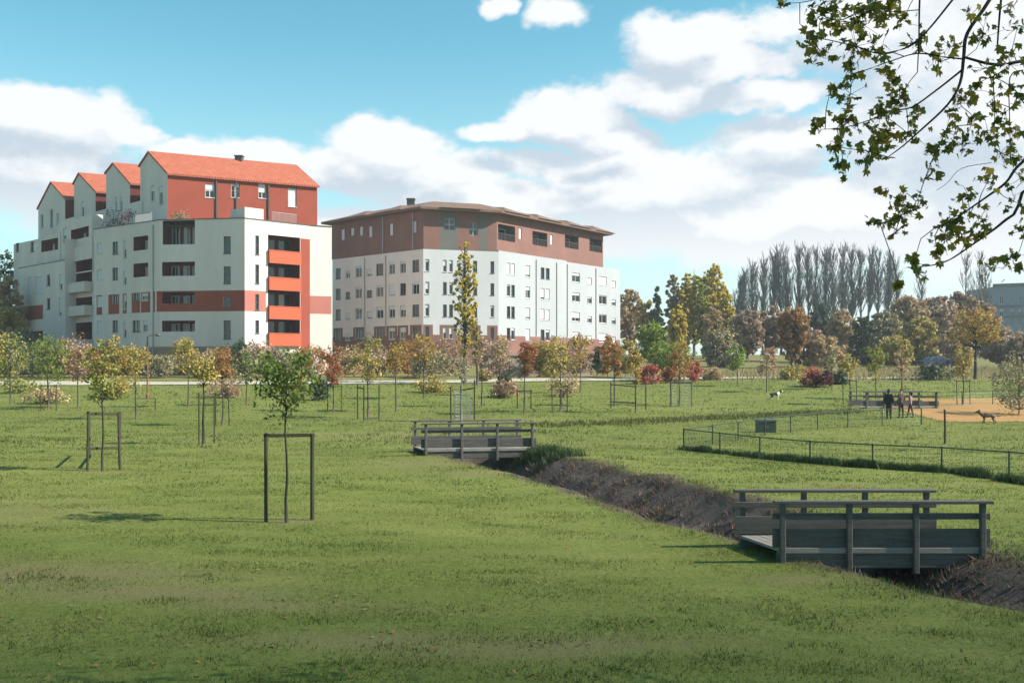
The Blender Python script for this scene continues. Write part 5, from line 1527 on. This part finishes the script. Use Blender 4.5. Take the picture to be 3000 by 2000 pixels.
def skin_body(name, verts, edges, radii, mats, matfn, parent, root_i=0):
    me = bpy.data.meshes.new(name); me.from_pydata(verts, edges, []); o = bpy.data.objects.new(name, me); C.objects.link(o)
    sk = o.modifiers.new('Skin', 'SKIN'); sk.use_smooth_shade = True
    for v, r in zip(me.skin_vertices[0].data, radii): v.radius = r if isinstance(r, tuple) else (r, r); v.use_root = False
    me.skin_vertices[0].data[root_i].use_root = True
    sb = o.modifiers.new('Sub', 'SUBSURF'); sb.levels = 2; sb.render_levels = 2
    dg = bpy.context.evaluated_depsgraph_get(); dg.update()
    me2 = bpy.data.meshes.new_from_object(o.evaluated_get(dg)); me2.name = name
    o.modifiers.clear(); o.data = me2
    for m in mats: me2.materials.append(m)
    me2.polygons.foreach_set('material_index', [matfn(p.center) for p in me2.polygons])
    me2.polygons.foreach_set('use_smooth', [True] * len(me2.polygons))
    o.parent = parent
    return o


def person(label, px, yb, h, rz, jacket, trousers, hair_long, stride=.12, bulky=1.0, arm=0.0):
    g = G(px, yb); root = thing('person', label, 'person', g, rz, 'people standing by the farthest footbridge')
    k = h / 1.72
    V = []; E = []; Rd = []

    def add(p, r, par=None):
        V.append((p[0] * k, p[1] * k, p[2] * k)); Rd.append((r[0] * k, r[1] * k) if isinstance(r, tuple) else r * k)
        if par is not None: E.append((par, len(V) - 1))
        return len(V) - 1
    B = bulky
    pel = add((0, 0, .93), (.15 * B, .11 * B)); wa = add((0, .0, 1.12), (.135 * B, .10 * B), pel); chs = add((0, .005, 1.32), (.165 * B, .115 * B), wa)
    nk0 = add((0, .01, 1.44), (.085, .07), chs); nk = add((0, -.005, 1.51), .05, nk0); hd = add((0, -.015, 1.59), (.068, .08), nk); hd2 = add((0, -.01, 1.68), (.07, .085), hd); add((0, 0, 1.72), .05, hd2)
    nose = add((0, -.105, 1.605), .012, hd)
    for s in (-1, 1):
        hip = add((.085 * s, 0, .88), .085 * B, pel); kn = add((.095 * s, -stride * .5 * s, .48), .06 * B, hip); an = add((.10 * s, -stride * s, .09), .042, kn)
        he = add((.10 * s, -stride * s + .02, .045), .045, an); add((.115 * s, -stride * s - .16, .035), .034, he)
        sh = add((.17 * s, .01, 1.40), .062 * B, chs); el = add((.235 * s, .03 + arm * .0, 1.13), .047 * B, sh); wr = add((.22 * s, -.08 - arm, .90 + arm * .6), .033 * B, el)
        hn = add((.215 * s, -.11 - arm, .83 + arm * .6), (.036, .02), wr)
        for q in range(4):
            f1_ = add(((.215 + (q - 1.5) * .006) * s, -.125 - arm + (q - 1.5) * .02, .77 + arm * .6), .009, hn); add(((.205 + (q - 1.5) * .006) * s, -.14 - arm + (q - 1.5) * .02, .735 - .008 * (q in (1, 2)) + arm * .6), .008, f1_)
        add(((.185) * s, -.15 - arm, .80 + arm * .6), .009, hn)

    def mf(c):
        x, y, z = c[0] / k, c[1] / k, c[2] / k
        if z > 1.475: return 0
        if abs(x) > .165 and z < .875 + arm * .6 and y < -.03: return 0
        if z < .075: return 3
        if z < .90 and abs(x) < .2: return 2
        return 1
    b = skin_body('body', V, E, Rd, [SKIN, jacket, trousers, SHOE], mf, root)
    hm = MB(); n = 14
    for i in range(7):
        th = i / 6 * math.pi * .52
        for j in range(n):
            a = 2 * math.pi * j / n; hm.v.append(((math.sin(th) * math.cos(a) * .086) * k, (math.sin(th) * math.sin(a) * .10 + .012 + .012 * i / 6) * k, (1.655 + math.cos(th) * .095) * k))
    for i in range(6):
        for j in range(n): hm.f.append((i * n + j, i * n + (j + 1) % n, (i + 1) * n + (j + 1) % n, (i + 1) * n + j)); hm.m.append(0)
    if hair_long: hm.tube([(0, .065 * k, 1.66 * k), (0, .085 * k, 1.55 * k), (0, .09 * k, 1.42 * k)], [.075 * k, .08 * k, .05 * k], 10)
    hm.build('hair', HAIR, root, smooth=True)
    fm = MB()
    for s in (-1, 1): fm.lathe((.03 * s * k, -.093 * k, 1.635 * k), [(0, -.008), (.010, -.004), (.010, .004), (0, .008)], 8, axis='y')
    fm.box((-.022 * k, -.094 * k, 1.553 * k), (.022 * k, -.082 * k, 1.563 * k)); fm.build('face', plain('eyes_and_mouth', (.05, .02, .02), .5, .1, 5), root)
    return root


person('person in a bulky black coat and dark trousers before the farthest footbridge', 2604, 1228, 1.66, R(150), cloth('black_coat', (.010, .010, .011)), cloth('dark_trousers', (.018, .019, .022)), True, .06, 1.35)
person('person in dark brown clothes in the middle of the group before the farthest footbridge', 2640, 1224, 1.62, R(200), cloth('brown_jacket', (.10, .05, .042)), cloth('charcoal_trousers', (.02, .02, .02)), False, .05, .95)
person('person in a mauve jacket and dark trousers at the right of the group', 2667, 1223, 1.45, R(235), cloth('mauve_jacket', (.27, .16, .175)), cloth('dark_brown_trousers', (.035, .018, .015)), True, .16, 1.0)

# ------------------------------------------------------------------ the dogs
def dog(label, px, yb, rz, size, light, dark, patch, group=None, down=False):
    g = G(px, yb); root = thing('dog', label, 'dog', g, rz, group)
    k = size; V = []; E = []; Rd = []

    def add(p, r, par=None):
        V.append((p[0] * k, p[1] * k, p[2] * k)); Rd.append((r[0] * k, r[1] * k) if isinstance(r, tuple) else r * k)
        if par is not None: E.append((par, len(V) - 1))
        return len(V) - 1
    pel = add((-.30, 0, .44), (.10, .115)); bel = add((-.08, 0, .44), (.10, .11), pel); chs = add((.16, 0, .42), (.125, .155), bel); wi = add((.28, 0, .48), (.10, .12), chs)
    nk = add((.38, 0, .58), (.075, .085), wi); hd = add((.46, 0, .66), (.075, .075), nk); mz = add((.56, 0, .63), (.042, .045), hd); add((.64, 0, .615), .028, mz)
    for s in (-1, 1):
        e0 = add((.43, .055 * s, .72), .03, hd); add((.415, .085 * s, .775), .012, e0)
        sh = add((.19, .075 * s, .36), .06, chs); el = add((.165, .085 * s, .24), .04, sh); wr = add((.19 + .05 * s, .085 * s, .11), .027, el); pw = add((.20 + .06 * s, .085 * s, .025), .028, wr); add((.245 + .06 * s, .085 * s, .02), .022, pw)
        th = add((-.31, .075 * s, .35), .078, pel); kn = add((-.25, .09 * s, .245), .05, th); hk = add((-.38 - .03 * s, .09 * s, .15), .027, kn); ft = add((-.35 - .03 * s, .09 * s, .025), .028, hk); add((-.30 - .03 * s, .09 * s, .02), .022, ft)
    t1 = add((-.43, 0, .46), .035, pel); t2 = add((-.56, 0, .40), .04, t1); add((-.68, 0, .40), .016, t2)

    def mf(c):
        x, y, z = c[0] / k, c[1] / k, c[2] / k
        return patch(x, y, z)
    skin_body('body', V, E, Rd, [light, dark], mf, root)
    return root


FURW = plain('white_fur', (.62, .59, .52), .95, .15, 9); FURB = plain('black_fur', (.015, .014, .012), .9, .2, 9); FURT = plain('tan_fur', (.20, .12, .08), .95, .3, 9)
dog('black and white dog standing on the lawn left of the enclosure', 2272, 1170, R(10), .88, FURW, FURB, lambda x, y, z: 0 if (.10 < x < .33 or z < .16 or x < -.55 or (x > .52)) else 1)
dog('brown dog standing on the orange ground behind the fence', 2893, 1240, R(165), .95, FURT, FURB, lambda x, y, z: 1 if (x > .55 or (z > .5 and -.2 < x < .2)) else 0)

# ------------------------------------------------------------------ the parked car at the edge of the wood
def car(label, px, D, rz):
    x = (px - 1500) / F * D; root = thing('parked_car', label, 'car', (x, D, gz(x, D)), rz)
    P_ = plain('dark_blue_car_paint', (.03, .04, .075), .3, .1, 2, bmp=0, spec=.6); RUB = plain('tyre_rubber', (.02, .02, .02), .9, .2, 6)
    prof = [(-2.05, .32), (-2.1, .62), (-1.95, .86), (-1.35, .95), (-.75, 1.40), (.55, 1.45), (1.35, 1.02), (1.95, .92), (2.1, .66), (2.05, .32)]
    m = MB(); w = .84; n = len(prof)
    wid = lambda z: w - max(0, z - .9) * .32
    m.add([(a, -wid(z), z) for a, z in prof] + [(a, wid(z), z) for a, z in prof], [tuple(range(n))[::-1], tuple(range(n, 2 * n))] + [(i, (i + 1) % n, (i + 1) % n + n, i + n) for i in range(n)])
    m.build('body', P_, root)
    for s in (-1, 1):
        m = MB()
        for q in ([(-1.05, .98), (-.68, 1.33), (-.1, 1.35), (-.1, .98)], [(0, .98), (0, 1.35), (.5, 1.36), (1.05, .98)]):
            m.add([(a, s * (wid(z) + .012), z) for a, z in q], [(0, 1, 2, 3)] if s > 0 else [(3, 2, 1, 0)])
        m.build('side_window', GLASS, root)
        m = MB(); m.lathe((2.04, s * .6, .70), [(0, .05), (.10, .04), (.13, -.02)], 10, axis='x'); m.build('headlight', RAILING, root)
        for a in (-1.3, 1.32):
            m = MB(); m.lathe((a, s * .74, .32), [(.19, -.1), (.31, -.1), (.325, -.04), (.325, .04), (.31, .1), (.19, .1)], 18, axis='y'); wh_ = m.build('wheel', RUB, root)
            m = MB(); m.lathe((a, s * .80, .32), [(0, .04), (.19, .05), (.195, -.05), (0, -.05)], 18, axis='y'); m.build('rim', RAILING, wh_)
    m = MB(); m.add([(-1.33, -.7, .99), (-1.33, .7, .99), (-.79, .62, 1.38), (-.79, -.62, 1.38)], [(0, 1, 2, 3)])
    m.add([(1.33, .72, 1.06), (1.33, -.72, 1.06), (.60, -.64, 1.445), (.60, .64, 1.445)], [(0, 1, 2, 3)])
    m.v = [(a, b_, c_ + .02) for a, b_, c_ in m.v]; m.build('windscreen', GLASS, root)


car('dark blue car parked at the edge of the brown wood', 2742, 119, R(8))
# ------------------------------------------------------------------ camera
cam = bpy.data.cameras.new('camera'); co = bpy.data.objects.new('camera', cam); C.objects.link(co)
cam.sensor_width = 36; cam.lens = 36 * F / 3000; cam.shift_y = (HZ - 1000) / 3000
co.location = (0, 0, CZ); co.rotation_euler = (R(90), 0, 0); cam.clip_end = 3000; cam.clip_start = 0.1
bpy.context.scene.camera = co

# ------------------------------------------------------------------ unseen cloud, added before the sun to lay soft shade on the nearest grass
def cumulus(name, c, rx, ry, rz):
    bmv = MB(); U, V = 96, 36
    for i in range(V + 1):
        th = math.pi * i / V
        for j in range(U):
            a = 2 * math.pi * j / U
            d = Vector((math.sin(th) * math.cos(a), math.sin(th) * math.sin(a), math.cos(th)))
            k = 1 + .16 * mnoise.fractal(d * 2.6 + Vector((3, 1, 7)), .8, 2.1, 5)
            if d.z < 0: d.z *= .35
            bmv.v.append((d.x * rx * k, d.y * ry * k, d.z * rz * k))
    for i in range(V):
        for j in range(U): bmv.f.append((i * U + j, (i + 1) * U + j, (i + 1) * U + (j + 1) % U, i * U + (j + 1) % U)); bmv.m.append(0)
    return bmv.build(name, plain('shade_cloud_white', (.8, .8, .8), 1, .05, .01, bmp=0), None, True, c)


SHX, SHY, HC = 0.0, -49.5, 1300.0
# ------------------------------------------------------------------ sun and sky
SUN_AZ, SUN_EL = 97.0, 39.0       # azimuth clockwise from the view direction (+Y)
sd = Vector((math.sin(R(SUN_AZ)) * math.cos(R(SUN_EL)), math.cos(R(SUN_AZ)) * math.cos(R(SUN_EL)), math.sin(R(SUN_EL))))
sl = bpy.data.lights.new('sun', 'SUN'); sl.energy = 5.0; sl.angle = R(0.6); sl.color = (1.0, .93, .82)
so_ = bpy.data.objects.new('sun', sl); C.objects.link(so_); so_.rotation_euler = (-sd).to_track_quat('-Z', 'Y').to_euler(); so_.location = (40, 0, 60)

cl_ = cumulus('added_cloud', (SHX + sd.x / sd.z * HC, SHY + sd.y / sd.z * HC, HC), 150, 64, 45)  # added out of view, only for its shade on the foreground grass
tag(cl_, 'unseen cumulus cloud added high on the right to shade the nearest grass', 'added_cloud', None, 'stuff')
# thin haze over the park
hm = bpy.data.materials.new('haze'); hm.use_nodes = True; hn = hm.node_tree; hn.nodes.clear()
ho = hn.nodes.new('ShaderNodeOutputMaterial'); hv = hn.nodes.new('ShaderNodeVolumePrincipled'); hn.links.new(hv.outputs[0], ho.inputs['Volume'])
hv.inputs['Color'].default_value = (.86, .9, .95, 1); hv.inputs['Density'].default_value = .0004; hv.inputs['Anisotropy'].default_value = .2
hb = MB(); hb.box((-306, -35, -3), (306, 425, 32)); hz_ = hb.build('haze', hm); tag(hz_, 'thin pale haze over the park', 'haze', None, 'stuff')
w = bpy.data.worlds.new('World'); bpy.context.scene.world = w; w.use_nodes = True
nt = w.node_tree; nt.nodes.clear()
out = nt.nodes.new('ShaderNodeOutputWorld'); bg = nt.nodes.new('ShaderNodeBackground'); nt.links.new(bg.outputs[0], out.inputs[0])
STR = 0.12
bg.inputs[1].default_value = STR
sky = nt.nodes.new('ShaderNodeTexSky'); sky.sky_type = 'NISHITA'; sky.sun_disc = False
sky.sun_elevation = R(SUN_EL); sky.sun_rotation = R(SUN_AZ); sky.air_density = 1.0; sky.dust_density = 0.6; sky.ozone_density = 1.0


def M_(op, a, b=None, c=None):
    n = nt.nodes.new('ShaderNodeMath'); n.operation = op
    for i, q in enumerate((a, b, c)):
        if q is None: continue
        if isinstance(q, (int, float)): n.inputs[i].default_value = q
        else: nt.links.new(q, n.inputs[i])
    return n.outputs[0]


def VM(op, a, b=None, tree=None):
    n = (tree or nt).nodes.new('ShaderNodeVectorMath'); n.operation = op
    for i, q in enumerate((a, b)):
        if q is None: continue
        if isinstance(q, tuple): n.inputs[i].default_value = q
        else: (tree or nt).links.new(q, n.inputs[i])
    return n.outputs[1 if op in ('LENGTH', 'DOT_PRODUCT') else 0]


tc = nt.nodes.new('ShaderNodeTexCoord'); sx = nt.nodes.new('ShaderNodeSeparateXYZ'); nt.links.new(tc.outputs['Generated'], sx.inputs[0])
az = M_('ARCTAN2', sx.outputs[0], sx.outputs[1]); el = M_('ARCSINE', sx.outputs[2])
cv = nt.nodes.new('ShaderNodeCombineXYZ'); nt.links.new(az, cv.inputs[0]); nt.links.new(el, cv.inputs[1])


def azel(px, py):
    u, v = (px - 1500) / F, (HZ - py) / F
    a = math.atan(u); return a, math.atan(v * math.cos(a))


BL = [  # clouds: centre and radii in the photograph's frame, weight
    (120, 345, 330, 80, 1.0), (20, 320, 200, 80, 1.0), (60, 470, 420, 120, .9), (360, 372, 130, 40, .9), (200, 560, 320, 120, .6), (700, 455, 240, 72, 1.0), (560, 420, 140, 36, .8),
    (1150, 430, 190, 100, 1.15), (1060, 490, 240, 70, .9), (1290, 520, 200, 60, .8), (1470, 385, 150, 48, 1.0), (1660, 345, 210, 82, 1.15), (1800, 410, 170, 60, 1.0), (1960, 262, 230, 62, 1.1),
    (2010, 120, 240, 95, 1.05), (2150, 190, 170, 70, .95), (2270, 275, 180, 50, .95), (1455, 35, 50, 40, .75), (1620, 50, 95, 50, .75), (1500, 585, 420, 60, .95), (1700, 480, 360, 50, .85), (2050, 500, 380, 100, .9),
    (2300, 400, 260, 60, .8), (2350, 650, 700, 150, 1.2), (2850, 350, 480, 480, 1.1), (2500, 60, 320, 130, .75), (1300, 690, 700, 90, 1.0), (1900, 560, 420, 110, 1.0), (-300, 400, 300, 160, 1.0), (3300, 300, 420, 300, .9)]
blobs = []
for px, py, rx, ry, wgt in BL:
    a, e = azel(px, py); ca = math.cos(a) ** 2
    blobs.append((a, e, rx / F * ca, ry / F * math.cos(a), wgt))

gr = bpy.data.node_groups.new('cloud_density', 'ShaderNodeTree')
gr.interface.new_socket('P', in_out='INPUT', socket_type='NodeSocketVector'); gr.interface.new_socket('D', in_out='OUTPUT', socket_type='NodeSocketFloat')
gi = gr.nodes.new('NodeGroupInput'); go = gr.nodes.new('NodeGroupOutput')


def gm(op, a, b=None, c=None):
    n = gr.nodes.new('ShaderNodeMath'); n.operation = op
    for i, q in enumerate((a, b, c)):
        if q is None: continue
        if isinstance(q, (int, float)): n.inputs[i].default_value = q
        else: gr.links.new(q, n.inputs[i])
    return n.outputs[0]


def gnoise(vec, scale, detail, rough, out_='Fac'):
    n = gr.nodes.new('ShaderNodeTexNoise'); n.inputs['Scale'].default_value = scale; n.inputs['Detail'].default_value = detail; n.inputs['Roughness'].default_value = rough
    gr.links.new(vec, n.inputs['Vector']); return n.outputs[out_]


P0 = gi.outputs[0]
str_ = VM('MULTIPLY', P0, (1.0, 1.5, 1.0), gr)
wc = gnoise(str_, 8, 4, .6, 'Color')
Pw = VM('ADD', P0, VM('MULTIPLY', VM('SUBTRACT', wc, (.5, .5, .5), gr), (.10, .058, 0), gr), gr)
acc = None
for a, e, r1, r2, wgt in blobs:
    ma = gr.nodes.new('ShaderNodeVectorMath'); ma.operation = 'MULTIPLY_ADD'; gr.links.new(Pw, ma.inputs[0])
    ma.inputs[1].default_value = (1 / r1, 1 / r2, 0); ma.inputs[2].default_value = (-a / r1, -e / r2, 0)
    ln = gr.nodes.new('ShaderNodeVectorMath'); ln.operation = 'LENGTH'; gr.links.new(ma.outputs[0], ln.inputs[0])
    v = gm('MULTIPLY_ADD', ln.outputs[1], -wgt, wgt)
    acc = v if acc is None else gm('SMOOTH_MAX', acc, v, .15)
# the rest of the sky, outside the view: clouds from the noise alone
n1 = gnoise(str_, 13, 9, .68)
sxy = gr.nodes.new('ShaderNodeSeparateXYZ'); gr.links.new(P0, sxy.inputs[0])
far = gm('MULTIPLY', gm('GREATER_THAN', gm('ABSOLUTE', sxy.outputs[0]), .75), .75)
acc = gm('MAXIMUM', acc, gm('ADD', far, -1.0))
den = gm('ADD', gm('MAXIMUM', acc, -.8), gm('MULTIPLY', gm('SUBTRACT', n1, .5), 1.25))
gr.links.new(den, go.inputs[0])


def cloud(vec):
    g = nt.nodes.new('ShaderNodeGroup'); g.node_tree = gr; nt.links.new(vec, g.inputs[0]); return g.outputs[0]


dA = cloud(cv.outputs[0]); dB = cloud(VM('ADD', cv.outputs[0], (.012, .030, 0)))


def mr(v, a, b, c=0., d=1., smooth=True):
    n = nt.nodes.new('ShaderNodeMapRange'); n.interpolation_type = 'SMOOTHSTEP' if smooth else 'LINEAR'
    nt.links.new(v, n.inputs[0])
    for i, q in zip((1, 2, 3, 4), (a, b, c, d)): n.inputs[i].default_value = q
    return n.outputs[0]


mask = mr(dA, -.14, .28)
lit = M_('SUBTRACT', dA, dB)
shade = M_('MAXIMUM', mr(lit, -.42, .42), mr(el, .09, .19, .85, 0.0))


def mx(fac, a, b, mode='MIX'):
    m = nt.nodes.new('ShaderNodeMix'); m.data_type = 'RGBA'; m.blend_type = mode
    if isinstance(fac, (int, float)): m.inputs[0].default_value = fac
    else: nt.links.new(fac, m.inputs[0])
    for i, q in ((6, a), (7, b)):
        if isinstance(q, tuple): m.inputs[i].default_value = (*q, 1)
        else: nt.links.new(q, m.inputs[i])
    return m.outputs[2]


k = 1 / STR
base = mx(1.0, sky.outputs[0], (0.420, 0.782, 0.689), 'MULTIPLY')
hz = mr(el, .02, .34, 1.0, 0.0)                      # pale air near the horizon
rt = mr(az, -.25, .55, 0.0, 1.0)
hz2 = M_('MULTIPLY', hz, M_('ADD', .50, M_('MULTIPLY', rt, .40)))
base = mx(hz2, base, (.40 * k, .435 * k, .45 * k))
ccol = mx(shade, (.275 * k, .315 * k, .36 * k), (.455 * k, .46 * k, .465 * k))
final = mx(M_('MULTIPLY', mask, .96), base, ccol)
nt.links.new(final, bg.inputs[0])

w.cycles.sampling_method = 'MANUAL'; w.cycles.sample_map_resolution = 256
# ------------------------------------------------------------------ render settings
s = bpy.context.scene
s.view_settings.view_transform = 'Standard'; s.view_settings.look = 'None'; s.view_settings.exposure = 1.15; s.view_settings.gamma = 1.0
s.cycles.use_denoising = True
s.cycles.max_bounces = 6; s.cycles.diffuse_bounces = 3; s.cycles.glossy_bounces = 2; s.cycles.transmission_bounces = 4; s.cycles.transparent_max_bounces = 4
s.cycles.caustics_reflective = False; s.cycles.caustics_refractive = False

STUFF = {'grass_tufts': ('coarse darker tufts standing in the short lawn', 'grass'), 'straw_grass': ('pale straw coloured tall grass on the bank before the brown wood', 'grass'), 'grass': ('short green lawn grass with worn patches', 'grass'), 'long_grass': ('dark green unmown grass along the foot of the low fence', 'grass'), 'swale_grass': ('olive strip of longer grass crossing the far lawn', 'grass'),
         'ditch_plants': ('dry purplish brown stems and weeds covering the ditch banks', 'weeds'), 'bank_weeds': ('dark green weeds at the right end of the second footbridge', 'weeds')}
for o in list(C.objects):
    if o.name in STUFF: tag(o, *STUFF[o.name])
for n_, l, c in (('lawn', 'wide park lawn with worn earthy patches', 'lawn'), ('ditch', 'dark earth ditch crossing the lawn under the footbridges', 'ditch'), ('path', 'pale gravel path beyond the young trees', 'path'), ('orange_field', 'orange leaf strewn ground on the right', 'ground')):
    tag(bpy.data.objects[n_], l, c)
